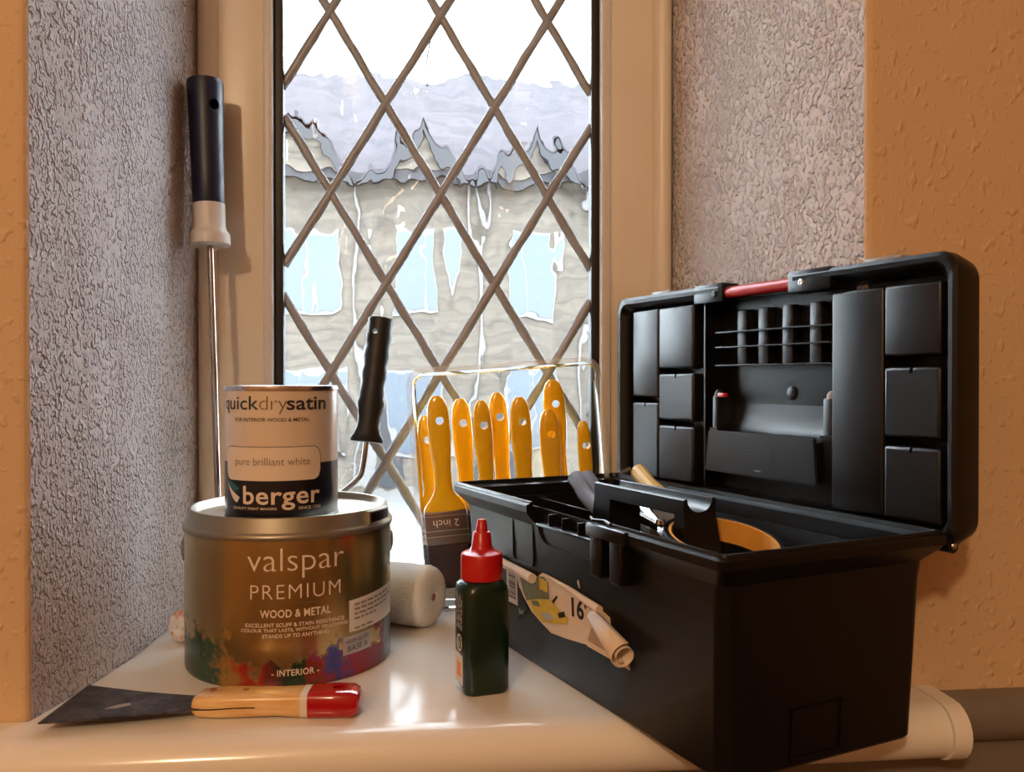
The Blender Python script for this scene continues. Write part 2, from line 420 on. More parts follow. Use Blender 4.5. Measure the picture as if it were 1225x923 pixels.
# ---------------------------------------------------------------- the leaded window
win = bpy.data.objects.new('window_1', None); C.objects.link(win); win.location = (0.022, YF, 0); win['kind'] = 'structure'
win['label'] = 'cream framed window with diamond leaded wavy glass'
wo = Vector(win.location)
GX0, GX1, GZ0, GZ1 = -0.156, 0.196, 0.040, 0.93
def wbox(name, mat, x0, x1, y0, y1, z0, z1, bev=0.0, parent=win):
    bm = new(); box(bm, x0 - wo.x, x1 - wo.x, y0 - wo.y, y1 - wo.y, z0, z1, bev); return obj(name, bm, mat, parent, bev > 0)
wbox('jamb', 'frame_paint', -0.236, -0.163, YF, YF + 0.06, 0.0, ZT, 0.003)
wbox('jamb', 'frame_paint', 0.203, 0.281, YF, YF + 0.06, 0.0, ZT, 0.003)
wbox('bottom_rail', 'frame_paint', -0.1628, 0.2028, YF, YF + 0.06, 0.0, GZ0 - 0.006, 0.003)
wbox('top_rail', 'frame_paint', -0.1628, 0.2028, YF, YF + 0.06, GZ1 + 0.006, ZT, 0.003)
# rounded cover bead where frame meets plaster, and the thin white glazing bead
def bead(x0, x1):
    bm = new(); n = 8; cx = (x0 + x1) / 2; r = (x1 - x0) / 2
    p = [(x1, YF)] + [(cx + r * math.cos(math.pi * k / n), YF - 0.013 * math.sin(math.pi * k / n)) for k in range(1, n)] + [(x0, YF)]
    loft(bm, [[(x - wo.x, y - wo.y, z) for x, y in p] for z in (0.0, ZT)]); obj('cover_bead', bm, 'frame_paint', win, True, angle=70)
bead(-0.2385, -0.2170); bead(0.2590, 0.2815)
wbox('glazing_bead', 'white_plastic', -0.1700, -0.1600, YF - 0.004, YF + 0.012, 0.03, ZT - 0.03, 0.002)
wbox('glazing_bead', 'white_plastic', 0.2000, 0.2115, YF - 0.004, YF + 0.012, 0.03, ZT - 0.03, 0.002)
wbox('gasket', 'gasket', -0.1605, -0.1500, YF + 0.006, YF + 0.022, GZ0 - 0.012, GZ1 + 0.012, 0.001)
wbox('gasket', 'gasket', 0.1905, 0.2005, YF + 0.006, YF + 0.022, GZ0 - 0.012, GZ1 + 0.012, 0.001)
YG = 0.966
wbox('glass_pane', 'wavy_glass', GX0, GX1, YG, YG + 0.004, GZ0 - 0.008, GZ1 + 0.008)
# lead strips: two families of diagonals on the room side of the glass
px0, pz0, hx, hz = 0.0209, 0.4510, 0.0607, 0.0996
def strip(sg, k):
    # line through (px0 + 2*hx*k, pz0), slope sg*hz/hx
    cx = px0 + 2 * hx * k; pts = []; m = sg * hz / hx
    ts = [i * 0.006 for i in range(-190, 191)]; d = Vector((hx, 0, sg * hz)).normalized()
    for t in ts:
        p = Vector((cx, YG - 0.0022 - (0.0012 if sg > 0 else 0), pz0)) + d * t
        if -0.1535 <= p.x <= 0.1935 and GZ0 - 0.008 <= p.z <= GZ1 + 0.008: pts.append((p, t))
    if len(pts) < 3: return
    nrm = Vector((-d.z, 0, d.x)); bm = new(); rings = []
    for p, t in pts:
        wob = noise.noise(Vector((t * 30, k * 7.7, sg * 3.1))) * 0.0011; w = 0.0050 + 0.0008 * noise.noise(Vector((t * 42, k * 3.3, sg * 9.0)))
        q = p + nrm * wob - wo
        rings.append([q + nrm * w + Vector((0, 0.0020, 0)), q + nrm * w * 0.7 - Vector((0, 0.0008, 0)), q - Vector((0, 0.0016, 0)), q - nrm * w * 0.7 - Vector((0, 0.0008, 0)), q - nrm * w + Vector((0, 0.0020, 0))])
    loft(bm, rings); obj('lead_strip', bm, 'lead', win, True, angle=80)
for sg in (1, -1):
    for k in range(-6, 7): strip(sg, k)

# ---------------------------------------------------------------- outside: a gabled terrace across the street
def outside():
    Y0 = 26.0
    h = thing('terrace_house', 'pale gabled terrace house seen blurred through the wavy window glass', 'house', (0, Y0, -3.0))
    def b(name, mat, x0, x1, y0, y1, z0, z1, par=h):
        bm = new(); box(bm, x0, x1, y0, y1, z0, z1); return obj(name, bm, mat, par)
    b('wall', 'house_wall', -9.8, 10.6, 0, 7, 0, 9.4)
    bm = new(); prism(bm, [(-0.5, 9.3), (3.6, 13.6), (7.5, 9.3)], lambda y, z: (-10.2, y, z), lambda y, z: (11, y, z)); obj('roof', bm, 'house_roof', h)
    bm = new(); box(bm, -10.2, 11, -0.62, -0.45, 9.1, 9.4); obj('gutter', bm, 'house_trim', h)
    for gx in (-7.0, -3.5, 0.0, 3.3, 6.7):
        bm = new(); prism(bm, [(gx - 1.25, 9.35), (gx + 1.25, 9.35), (gx, 10.6)], lambda x, z: (x, -0.7, z), lambda x, z: (x, 2.2, z)); obj('gable', bm, 'house_wall', h)
        for s in (-1, 1):
            bm = new(); P = [(gx + s * 1.60, 8.95), (gx + s * 1.2, 8.95), (gx, 10.35), (gx, 10.82)]
            prism(bm, P, lambda x, z: (x, -0.95, z), lambda x, z: (x, -0.70, z)); obj('barge_board', bm, 'house_trim', h)
            bm = new(); P = [(gx + s * 1.5, 9.12), (gx, 10.7), (gx, 10.86), (gx + s * 1.66, 9.08)]
            prism(bm, P, lambda x, z: (x, -0.95, z), lambda x, z: (x, 2.4, z)); obj('gable_roof', bm, 'house_roof', h)
        for z0 in (1.0, 5.2):
            w = b('window', 'house_frame', gx - 0.85, gx + 0.85, -0.08, 0.05, z0, z0 + 2.5)
            for i in (-1, 1):
                b('pane', 'house_pane', gx + i * 0.41 - 0.36, gx + i * 0.41 + 0.36, -0.10, -0.06, z0 + 0.1, z0 + 2.4, w)
    for px_ in (-8.7, -5.2, -1.75, 1.65, 5.0, 8.4):
        bm = new(); lathe(bm, [(0, 0.2), (0.09, 0.2), (0.09, 9.1), (0, 9.1)], 10, Matrix.Translation((px_, -0.14, 0))); obj('drainpipe', bm, 'house_frame', h)
        b('door', 'house_trim', px_ + 0.35, px_ + 1.15, -0.06, 0.02, 0.1, 2.3)
    for cx in (-9.0, -6.2, 0.4, 6.8):
        bm = new(); box(bm, cx - 0.10, cx + 0.10, 3.4, 3.8, 13.5, 14.5); lathe(bm, [(0.0, 15.1), (0.12, 14.8), (0.05, 14.5)], 8, Matrix.Translation((cx, 3.6, 0))); obj('finial', bm, 'house_roof', h)
    bm = new(); box(bm, -40, 40, 1.3, 60, -3.2, -3.0); o = struct(obj('ground_outside', bm, 'tarmac'))
    # clipped hedge in front of the houses
    bm = new(); bmesh.ops.create_icosphere(bm, subdivisions=4, radius=1.0)
    for v in bm.verts:
        n = 1 + 0.16 * noise.noise(v.co * 3.0); v.co = Vector((v.co.x * 2.0 * n, v.co.y * 0.7 * n, max(-0.8, v.co.z * n * 1.2)))
    o = obj('hedge', bm, 'hedge_leaf', None, True); o.location = (-4.6, 20.0, -2.2)
    tag(o, 'grey-green hedge low in the left of the window view', 'hedge')
outside()

# ================================================================ big gold paint tin
def big_tin():
    x, y = -0.1165, 0.7764; r = 0.0880
    t = thing('paint_tin', 'large bronze-gold wood and metal paint tin with coloured powder print', 'paint tin', (x, y, 0), math.atan2(-x, y))
    bm = new(); lathe(bm, [(0, 0.002), (r - 0.006, 0.002), (r - 0.004, 0.0), (r - 0.0012, 0.0), (r - 0.0002, 0.0016), (r, 0.004), (r, 0.117), (r - 0.001, 0.118), (0, 0.118)], 96); obj('body', bm, 'gold_print', t, True)
    bm = new(); lathe(bm, [(r - 0.001, 0.1165), (r + 0.0012, 0.1168), (r + 0.0018, 0.1188), (r + 0.0014, 0.1208), (r + 0.0002, 0.1220), (r - 0.0009, 0.1232), (r - 0.0032, 0.1338), (r - 0.0040, 0.1347), (r - 0.0052, 0.1347), (r - 0.0062, 0.1336), (r - 0.0085, 0.1290), (r - 0.011, 0.1275), (0, 0.1275)], 96)
    lid = obj('lid', bm, 'lid_gold', t, True, angle=50)
    # dark tab slot on the right of the lid
    bm = new(); A = []
    a0, a1 = 0.83, 1.22; n = 8
    ring = []
    for i in range(n + 1):
        a = a0 + (a1 - a0) * i / n
        ring.append([((rr) * math.sin(a), -(rr) * math.cos(a), z) for rr, z in ((r - 0.004, 0.1236), (r + 0.0006, 0.1236), (r + 0.0001, 0.1325), (r - 0.004, 0.1325))])
    loft(bm, ring); obj('tab_slot', bm, 'label_black', lid, False)
    bm = new()
    for (u0, u1, z0, z1) in ((a0 - 0.02, a0 + 0.012, 0.1228, 0.1334), (a0, a1, 0.1323, 0.1334), (a0, a1, 0.1228, 0.1238)):
        rg = []
        for i in range(n + 1):
            a = u0 + (u1 - u0) * i / n
            rg.append([(rr * math.sin(a), -rr * math.cos(a), z) for rr, z in ((r - 0.004, z0), (r + 0.0013, z0), (r + 0.0007, z1), (r - 0.004, z1))])
        loft(bm, rg)
    obj('tab_rim', bm, 'lid_gold', lid)
    for s in (-1, 1):
        bm = new(); M4 = Matrix.Translation((s * (r - 0.0015), 0.004, 0.098)) @ Matrix.Rotation(s * math.pi / 2, 4, 'Y')
        lathe(bm, [(0.0, 0.0045), (0.006, 0.0045), (0.0068, 0.004), (0.0085, 0.0036), (0.0105, 0.0030), (0.0115, 0.0), ], 24, M4); obj('handle_ear', bm, 'lid_gold', t, True)
    L = lambda name, s, *a, **k: wrapped(name, s, 'print_cream', t, r, *a, **k)
    L('brand_lettering', 'valspar', 0.06, 0.0772, 0.0872, 0.0240, bold=-0.012)
    L('range_lettering', 'PREMIUM', 0.055, 0.0715, 0.0712, 0.0112, bold=-0.012, spacing=1.15)
    patch('print_rule', 'print_brown', t, r, 0.07, 0.28, lambda u: 0.0672, lambda u: 0.0677)
    L('wood_metal_lettering', 'WOOD & METAL', 0.05, 0.0555, 0.0565, 0.0064, bold=0.018, spacing=1.05)
    for i, (s, w) in enumerate((('EXCELLENT SCUFF & STAIN RESISTANCE', 0.079), ('COLOUR THAT LASTS, WITHOUT YELLOWING', 0.086), ('STANDS UP TO ANYTHING', 0.052))):
        L('small_lettering', s, 0.05, w, 0.0492 - i * 0.0043, 0.0031, bold=0.012)
    L('interior_lettering', '- INTERIOR -', 0.045, 0.0370, 0.0102, 0.0052, bold=0.018, spacing=1.05)
    # white price sticker, tilted up to the right, and the grey base sticker
    st = patch('sticker', 'label_white', t, r, 0.555, 1.34, lambda u: 0.0372 + 0.0015 * u, lambda u: 0.0632 + 0.0035 * u, lift=0.0004)
    # faint lines of small print, too blurred to read: word-long dashes
    rnd = random.Random(11)
    for i, w in enumerate((0.050, 0.048, 0.046, 0.026, 0.0, 0.020)):
        x_ = 0.0; z_ = 0.0585 - i * 0.0039
        while x_ < w:
            q = rnd.uniform(0.003, 0.0085)
            u0 = 0.615 + x_ / r; patch('print_dash', 'print_faint', st, r, u0, u0 + q / r, lambda u: z_ + 0.05 * x_, lambda u: z_ + 0.05 * x_ + 0.0017, 3, 0.0008); x_ += q + 0.0013
    s2 = patch('base_sticker', 'label_grey', t, r, 0.487, 0.830, lambda u: 0.0192 + 0.001 * u, lambda u: 0.0340 + 0.0015 * u, lift=0.0004)
    wrapped('base_lettering', 'HIGH GLOSS', 'print_ink', s2, r, 0.655, 0.0245, 0.0288, 0.0032, slope=0.05, lift=0.0008)
    wrapped('base_lettering', 'BASE A', 'print_ink', s2, r, 0.660, 0.0215, 0.0222, 0.0046, slope=0.05, lift=0.0008)
    bm = new()
    return t
big_tin()

# ================================================================ small satin paint tin on its lid
def small_tin():
    x, y = -0.1192, 0.7506; r = 0.0468; z0 = 0.1290; H = 0.110
    t = thing('paint_tin', 'small cream and black satin paint tin standing on the gold tin', 'paint tin', (x, y, z0), math.atan2(-x, y))
    bm = new(); lathe(bm, [(0, 0.0), (r - 0.001, 0.0), (r + 0.0006, 0.0008), (r + 0.0006, 0.0022), (r, 0.003), (r, H - 0.004), (0, H - 0.004)], 80); obj('body', bm, 'satin_print', t, True)
    bm = new(); lathe(bm, [(r - 0.0005, H - 0.0045), (r + 0.0008, H - 0.004), (r + 0.0011, H - 0.002), (r + 0.0008, H - 0.0003), (r - 0.001, H), (r - 0.003, H - 0.0005), (r - 0.0045, H - 0.004), (0.036, H - 0.0045), (0.034, H - 0.002), (0, H - 0.002)], 80); obj('rim', bm, 'tin_rim', t, True, angle=60)
    W = lambda n, s, m, th, w, z, h, **k: wrapped(n, s, m, t, r, th, w, z, h, **k)
    W('title_lettering', 'quick', 'print_tealdark', -0.83, 0.0405, 0.0872, 0.0145, bold=0.006)
    W('title_lettering', 'dry', 'print_brown', -0.150, 0.0222, 0.0872, 0.0145, bold=-0.016, spacing=0.95)
    W('title_lettering', 'satin', 'print_ink', 0.455, 0.0355, 0.0904, 0.0108, bold=0.016)
    W('subtitle_lettering', 'FOR INTERIOR WOOD & METAL', 'print_ink', -0.21, 0.0640, 0.0812, 0.0030, bold=0.006)
    # rounded panel with the colour name
    a0, a1 = -1.17, 0.70; w = (a1 - a0) * r; rad = 0.0075
    def edge(u, half, rr):
        s = min(u, 1 - u) * w
        return half if s >= rr else half - rr + math.sqrt(max(0, rr * rr - (rr - s) ** 2))
    zc, hh = 0.0470, 0.0135
    patch('name_panel_outline', 'print_ink', t, r, a0 - 0.012, a1 + 0.012, lambda u: zc - edge(u, hh + 0.0005, rad), lambda u: zc + edge(u, hh + 0.0005, rad), 60, 0.00015)
    patch('name_panel', 'print_cream', t, r, a0, a1, lambda u: zc - edge(u, hh, rad), lambda u: zc + edge(u, hh, rad), 60, 0.0003)
    W('name_lettering', 'pure brilliant white', 'print_brown', -0.20, 0.0640, 0.0440, 0.0080, bold=-0.010, lift=0.0006)
    W('brand_lettering', 'berger', 'print_cream', -0.01, 0.0650, 0.0098, 0.0195, bold=0.016, lift=0.0004, spacing=1.05)
    W('strapline_lettering', 'QUALITY PAINT MAKERS', 'print_cream', -0.52, 0.0400, 0.0098, 0.0024, bold=0.01)
    W('strapline_lettering', 'SINCE 1760', 'print_cream', 0.49, 0.0200, 0.0098, 0.0024, bold=0.01)
    patch('leaf_mark', 'print_teal', t, r, -1.14, -0.80, lambda u: 0.0262 + 0.0065 * (1 - u) ** 1.3 - 0.003 * math.sin(u * 3.1), lambda u: 0.0330 - 0.0055 * u ** 1.5, 20, 0.0004)
    patch('leaf_mark', 'print_cream', t, r, -1.15, -0.79, lambda u: 0.0315 - 0.0160 * math.sin(min(1, u * 1.15) * math.pi / 2) + 0.004 * max(0, u - 0.85) * 6, lambda u: 0.0320 - 0.0120 * u ** 0.7, 20, 0.0005)
small_tin()

# ================================================================ scraper
def scraper():
    t = thing('scraper', 'filling knife with worn grey blade, wooden handle and red tip', 'scraper', (-0.1640, 0.6440, 0), math.radians(-5.0))
    def prof(rings, name, mat, par=t, angle=45):
        bm = new(); loft(bm, rings); return obj(name, bm, mat, par, True, angle=angle)
    def ring(x, w, z0, z1, r=0.005):
        return [(x, a, b) for a, b in rrect(w, z1 - z0, min(r, (z1 - z0) * 0.48), 4, 0, (z0 + z1) / 2)]
    hand = [ring(0.000, 0.020, 0.003, 0.014), ring(0.004, 0.0245, 0.001, 0.016), ring(0.020, 0.0260, 0.0005, 0.0175), ring(0.040, 0.0250, 0.001, 0.0175), ring(0.060, 0.0235, 0.0015, 0.0175), ring(0.0780, 0.0250, 0.0005, 0.0180)]
    h = prof(hand, 'handle', 'handle_wood')
    prof([ring(0.0780, 0.0252, 0.0004, 0.0181), ring(0.0832, 0.0256, 0.0002, 0.0184)], 'white_band', 'label_white')
    e = prof([ring(0.0832, 0.0258, 0.0001, 0.0185), ring(0.100, 0.0272, 0.0, 0.0195, 0.006), ring(0.114, 0.0270, 0.0003, 0.0192, 0.006), ring(0.1185, 0.0245, 0.002, 0.0170, 0.006), ring(0.1200, 0.018, 0.005, 0.0140, 0.004)], 'painted_tip', 'lacquer_red')
    c = new(); lathe(c, [(0, -0.01), (0.0042, -0.01), (0.0042, 0.03), (0, 0.03)], 20, Matrix.Translation((0.104, 0, 0))); cut(e, c)
    for x in (0.012, 0.036):
        bm = new(); lathe(bm, [(0, 0.0179), (0.0022, 0.0179), (0.0026, 0.0172), (0.0026, 0.012)], 14, Matrix.Translation((x, 0.001, -0.0001))); obj('rivet', bm, 'wood_offcut', t, True)
    bm = new(); tube(bm, [(0.0015, -0.0125, 0.0078), (0.015, -0.0131, 0.0080), (0.032, -0.0128, 0.0090), (0.046, -0.0123, 0.0090)], 0.00045, 6); obj('split_line', bm, 'label_black', h)
    # blade: trapezoid, thin and slightly bowed
    bm = new(); rings = []
    for i in range(9):
        u = i / 8; x = 0.012 - 0.107 * u; w = 0.0115 + (0.0365 - 0.0115) * max(0, (u - 0.05) / 0.95); z = 0.0085 - 0.0012 * math.sin(u * 3.1)
        sk = 0.0
        rings.append([(x, -w, z - 0.0005), (x, w, z - 0.0005), (x, w, z + 0.0005), (x, -w, z + 0.0005)])
    loft(bm, rings); b = obj('blade', bm, 'blade_steel', t)
    bm = new(); prism(bm, [(-0.062, -0.004), (-0.055, 0.004), (-0.048, 0.007), (-0.046, 0.003), (-0.053, -0.003)], lambda x, y: (x, y - 0.006, 0.0081), lambda x, y: (x, y - 0.006, 0.00835)); obj('paint_splash', bm, 'label_grey', b)
scraper()

# ================================================================ rollers
def sleeve(bm, p0, p1, r, core):
    d = (Vector(p1) - Vector(p0)); L = d.length; q = d.normalized().to_track_quat('Z', 'Y').to_matrix().to_4x4()
    M4 = Matrix.Translation(p0) @ q
    vs = lathe(bm, [(core, 0.004), (core, 0.0005), (core + 0.002, 0), (r * 0.55, -0.0005), (r * 0.82, 0.001), (r * 0.95, 0.004), (r, 0.009)] + [(r, 0.009 + (L - 0.018) * k / 10) for k in range(1, 11)] + [(r * 0.95, L - 0.004), (r * 0.82, L - 0.001), (core, L), (core, L - 0.004)], 48, M4)
    for v in vs:
        n = noise.noise(v.co * 260) * 0.0007 + noise.noise(v.co * 70) * 0.0009
        c = Vector(p0) + d.normalized() * (v.co - Vector(p0)).dot(d.normalized()); rad = v.co - c
        if rad.length > core * 1.5: v.co += rad.normalized() * n
def frame(d):
    """rotation whose z axis is d and whose x axis lies along the window"""
    z = d.normalized(); x = Vector((1, 0, 0)); x = (x - z * x.dot(z)).normalized(); y = z.cross(x)
    return Matrix(((x.x, y.x, z.x, 0), (x.y, y.y, z.y, 0), (x.z, y.z, z.z, 0), (0, 0, 0, 1)))
def long_roller():
    base = Vector((-0.190, 0.880, 0.0)); t = thing('paint_roller', 'long-handled roller with navy grip leaning in the left window corner', 'paint roller', base)
    top = Vector((-0.2209, 0.9080, 0.555)); bot = Vector((-0.2012, 0.8870, 0.03)); d = (top - bot).normalized()
    q = d.to_track_quat('Z', 'Y').to_matrix().to_4x4()
    at = lambda z: bot + d * ((z - bot.z) / d.z)
    Mh = Matrix.Translation(at(0.4215) - base) @ frame(d); Hh = 0.1275; HOLE = 42
    bm = new(); lathe(bm, [(0, 0), (0.0152, 0), (0.0156, 0.001), (0.0160, 0.03), (0.0172, 0.09), (0.0182, Hh - 0.003), (0.0176, Hh), (0.0150, Hh + 0.0006), (0.0, Hh + 0.0006)], 40, Mh)
    h = obj('grip', bm, 'navy_handle', t, True)
    c = new(); M4 = Mh @ Matrix.Rotation(math.radians(HOLE), 4, 'Z') @ Matrix.Translation((0, 0, Hh - 0.028)) @ Matrix.Rotation(math.radians(90), 4, 'X')
    lathe(c, [(0, -0.04), (0.0055, -0.04), (0.0055, 0.04), (0, 0.04)], 20, M4)
    cut(h, c)
    Mc = Matrix.Translation(at(0.380) - base) @ q
    bm = new(); lathe(bm, [(0, 0), (0.0185, 0), (0.0200, 0.001), (0.0200, 0.010), (0.0192, 0.0125), (0.0166, 0.016), (0.0158, 0.020), (0.0158, 0.0425), (0, 0.0425)], 40, Mc)
    obj('collar', bm, 'white_plastic', t, True)
    # sleeve lying behind the big tin, its stained end showing beside the wall
    p0 = Vector((-0.2260, 0.8160, 0.0150)); p1 = Vector((-0.1580, 0.8980, 0.0150))
    bm = new(); sleeve(bm, p0 - base, p1 - base, 0.0148, 0.003); obj('sleeve', bm, 'fleece_stained', t, True, angle=80)
    bm = new(); tube(bm, arc_pts([at(0.384) - base, at(0.25) - base, at(0.12) - base, at(0.060) - base + Vector((0.004, 0.003, 0)), Vector((-0.166, 0.910, 0.034)) - base, Vector((-0.1530, 0.9040, 0.018)) - base, p1 - base, p0 + (p1 - p0) * 0.3 - base], 8), 0.0032, 12); obj('rod', bm, 'rod_steel', t, True)
long_roller()
def short_roller():
    base = Vector((-0.035, 0.870, 0.0)); t = thing('paint_roller', 'short roller with black ribbed grip and clean white sleeve leaning on the glass', 'paint roller', base)
    P1 = Vector((-0.0439, 0.938, 0.3100)); P0 = Vector((-0.0585, 0.918, 0.1780)); d = (P1 - P0).normalized(); L = (P1 - P0).length
    Mh = Matrix.Translation(P0 - base) @ frame(d)
    bm = new(); rings = []
    prof = [(0.0, 0.0172, 0.0080), (0.0035, 0.0176, 0.0090), (0.008, 0.0150, 0.0095), (0.016, 0.0122, 0.0098), (0.026, 0.0120, 0.0100), (0.034, 0.0136, 0.0106), (0.041, 0.0150, 0.0110), (0.047, 0.0132, 0.0108)]
    for k in range(1, 15):
        u = k / 15; prof.append((0.047 + (L - 0.050) * u, 0.0126 + 0.0007 * math.sin(u * 26) + 0.0008 * u, 0.0108 + 0.0006 * math.sin(u * 26)))
    prof += [(L - 0.0015, 0.0136, 0.0110), (L, 0.0130, 0.0104)]
    for z, a, b in prof: rings.append([Mh @ Vector((a * math.cos(2 * math.pi * k / 28), b * math.sin(2 * math.pi * k / 28), z)) for k in range(28)])
    loft(bm, rings); h = obj('grip', bm, 'rubber_black', t, True, angle=60)
    c = new(); lathe(c, [(0, -0.04), (0.0032, -0.04), (0.0032, 0.04), (0, 0.04)], 16, Mh @ Matrix.Translation((-0.004, 0, L - 0.016)) @ Matrix.Rotation(math.radians(90), 4, 'X')); cut(h, c)
    p0 = Vector((0.0120, 0.8450, 0.0300)); p1 = Vector((-0.0740, 0.8990, 0.0300))
    bm = new(); sleeve(bm, p0 - base, p1 - base, 0.0300, 0.0042); obj('sleeve', bm, 'fleece_clean', t, True, angle=80)
    bm = new(); dd = (p1 - p0).normalized(); lathe(bm, [(0, 0.0005), (0.0036, 0.0005), (0.0042, 0.002), (0.0042, 0.010)], 16, Matrix.Translation(p0 - base) @ dd.to_track_quat('Z', 'Y').to_matrix().to_4x4()); obj('end_plug', bm, 'wood_offcut', t, True)
    bm = new(); tube(bm, arc_pts([P0 + d * 0.02 - base, P0 - base, Vector((-0.0620, 0.9165, 0.1520)) - base, Vector((-0.0668, 0.9150, 0.1400)) - base, Vector((-0.0850, 0.9140, 0.1240)) - base, Vector((-0.1080, 0.9150, 0.1080)) - base, Vector((-0.1180, 0.9170, 0.0900)) - base, Vector((-0.1150, 0.9200, 0.0500)) - base, Vector((-0.0960, 0.9125, 0.0320)) - base, p1 - base, p0 + (p1 - p0) * 0.5 - base], 8), 0.0031, 12); obj('rod', bm, 'rod_steel', t, True)
short_roller()

# ================================================================ brushes in a clear tray against the window
TILT = math.radians(4.5)
def brush(name, label, xt, zt, y, hw, ln, width, inch=None, fer=0.036, bris=0.048):
    """hung handle-up; (xt, zt) top of the handle, hw half width of the handle, width of the bristles"""
    t = thing(name, label, 'paintbrush', (xt, y, zt), 0, 'yellow-handled paintbrushes in the clear tray')
    t.rotation_euler = (math.radians(3.0), -TILT, 0)
    bm = new(); rings = []; th = 0.0058
    prof = [(0, 0.30), (0.002, 0.52), (0.006, 0.74), (0.013, 0.92), (0.024, 1.0), (0.045, 1.02), (0.062, 0.92), (0.078, 0.80), (0.090, 0.80)]
    prof = [(z, hw * k) for z, k in prof if z < ln - 0.024]
    prof += [(ln - 0.022, hw * 0.84), (ln - 0.014, hw * 0.98 + (width / 2 - hw) * 0.25), (ln - 0.007, hw + (width / 2 - hw) * 0.72), (ln - 0.003, width / 2 * 0.97), (ln, width / 2)]
    for z, w in prof:
        tt = th * min(1.0, 0.55 + z / 0.02)
        rings.append([(w * math.copysign(abs(math.cos(a)) ** 0.8, math.cos(a)), tt * math.copysign(abs(math.sin(a)) ** 0.8, math.sin(a)), -z) for a in [2 * math.pi * k / 24 for k in range(24)]])
    loft(bm, rings); h = obj('handle', bm, 'yellow_handle', t, True, angle=70)
    c = new(); lathe(c, [(0, -0.03), (0.0042, -0.03), (0.0042, 0.03), (0, 0.03)], 20, Matrix.Translation((0.0015, 0, -0.0265)) @ Matrix.Rotation(math.radians(90), 4, 'X')); cut(h, c)
    w = width / 2
    bm = new(); box(bm, -w, w, -0.0068, 0.0068, -ln - fer, -ln + 0.0005, 0.0022); f = obj('ferrule', bm, 'ferrule', t, True)
    for dz in (0.004, 0.020, 0.026):
        bm = new(); box(bm, -w - 0.0003, w + 0.0003, -0.0073, 0.0073, -ln - dz - 0.0007, -ln - dz, 0.0); obj('bead_line', bm, 'ferrule_line', f)
    bm = new(); rings = [[(x, yy, -ln - fer) for x, yy in rrect(2 * w * 0.96, 0.012, 0.003, 3)], [(x, yy, -ln - fer - bris * 0.6) for x, yy in rrect(2 * w * 0.98, 0.011, 0.003, 3)], [(x, yy, -ln - fer - bris) for x, yy in rrect(2 * w * 0.92, 0.005, 0.002, 3)]]
    loft(bm, rings); obj('bristles', bm, 'bristle', t, True)
    if inch:
        me = text_mesh(inch, 0.0275, 0.0078, 0.0)
        for v in me.vertices: v.co = (-v.co.x, -0.0074, -ln - 0.0086 - v.co.z)
        obj('size_lettering', me, 'print_cream', f)
    return t
BR = [  # label, top x, top z, y, half width, handle length, bristle width
    ('leftmost yellow paintbrush, partly behind the two inch brush', 0.0030, 0.2055, 0.9300, 0.0098, 0.105, 0.026, None),
    ('yellow two inch paintbrush in front with its ferrule showing', 0.0150, 0.2270, 0.9100, 0.0118, 0.1230, 0.046, '2 inch'),
    ('third yellow paintbrush from the left with pale top, in the clear tray', 0.0408, 0.2235, 0.9300, 0.0108, 0.122, 0.025, None),
    ('fourth yellow paintbrush from the left, darker glossy handle in front', 0.0622, 0.2220, 0.9120, 0.0100, 0.122, 0.024, None),
    ('fifth yellow paintbrush from the left, behind the darker one', 0.0808, 0.2300, 0.9300, 0.0106, 0.124, 0.024, None),
    ('sixth yellow paintbrush from the left, standing alone mid tray', 0.1030, 0.2255, 0.9120, 0.0112, 0.122, 0.030, None),
    ('tallest yellow paintbrush, second from the right in the tray', 0.1420, 0.2440, 0.9300, 0.0122, 0.130, 0.030, None),
    ('yellow paintbrush with covered hole, in front of the tallest brush', 0.1345, 0.2120, 0.9120, 0.0110, 0.112, 0.022, None),
    ('shortest yellow paintbrush, rightmost beside the black toolbox lid', 0.1725, 0.1995, 0.9120, 0.0076, 0.100, 0.018, None),
]
for lab, x, z, y, hw, ln, wd_, inch in BR: brush('paintbrush', lab, x, z, y, hw, ln, wd_, inch)
def clear_tray():
    t = thing('brush_tray', 'clear plastic blister tray holding yellow brushes against the window', 'tray', (0.1060, 0.905, 0.002))
    t.rotation_euler = (math.radians(-4.0), math.radians(-4.0), 0)
    Wd, Hh = 0.212, 0.262; cz = Hh / 2
    # rim flange
    bm = new(); out = rrect(Wd, Hh, 0.018, 6, 0, cz); P = [Vector((x, 0.0, z)) for x, z in out]; n = len(P)
    o1, i1 = rrect(Wd, Hh, 0.018, 6, 0, cz), rrect(Wd - 0.012, Hh - 0.012, 0.013, 6, 0, cz)
    rings = [[(x, 0.0, z) for x, z in o1], [(x, -0.0018, z) for x, z in rrect(Wd - 0.003, Hh - 0.003, 0.017, 6, 0, cz)], [(x, -0.0018, z) for x, z in rrect(Wd - 0.010, Hh - 0.010, 0.014, 6, 0, cz)], [(x, 0.0, z) for x, z in i1]]
    loft(bm, rings, False, False); obj('rim', bm, 'milky_plastic', t, True, angle=50)
    # tub walls and back
    bm = new(); rings = [[(x, 0.0, z) for x, z in i1], [(x, 0.018, z) for x, z in rrect(Wd - 0.020, Hh - 0.020, 0.012, 6, 0, cz)], [(x, 0.0215, z) for x, z in rrect(Wd - 0.028, Hh - 0.028, 0.010, 6, 0, cz)]]
    loft(bm, rings, False, True); obj('tub', bm, 'clear_plastic', t, True, angle=50)
    return t
clear_tray()

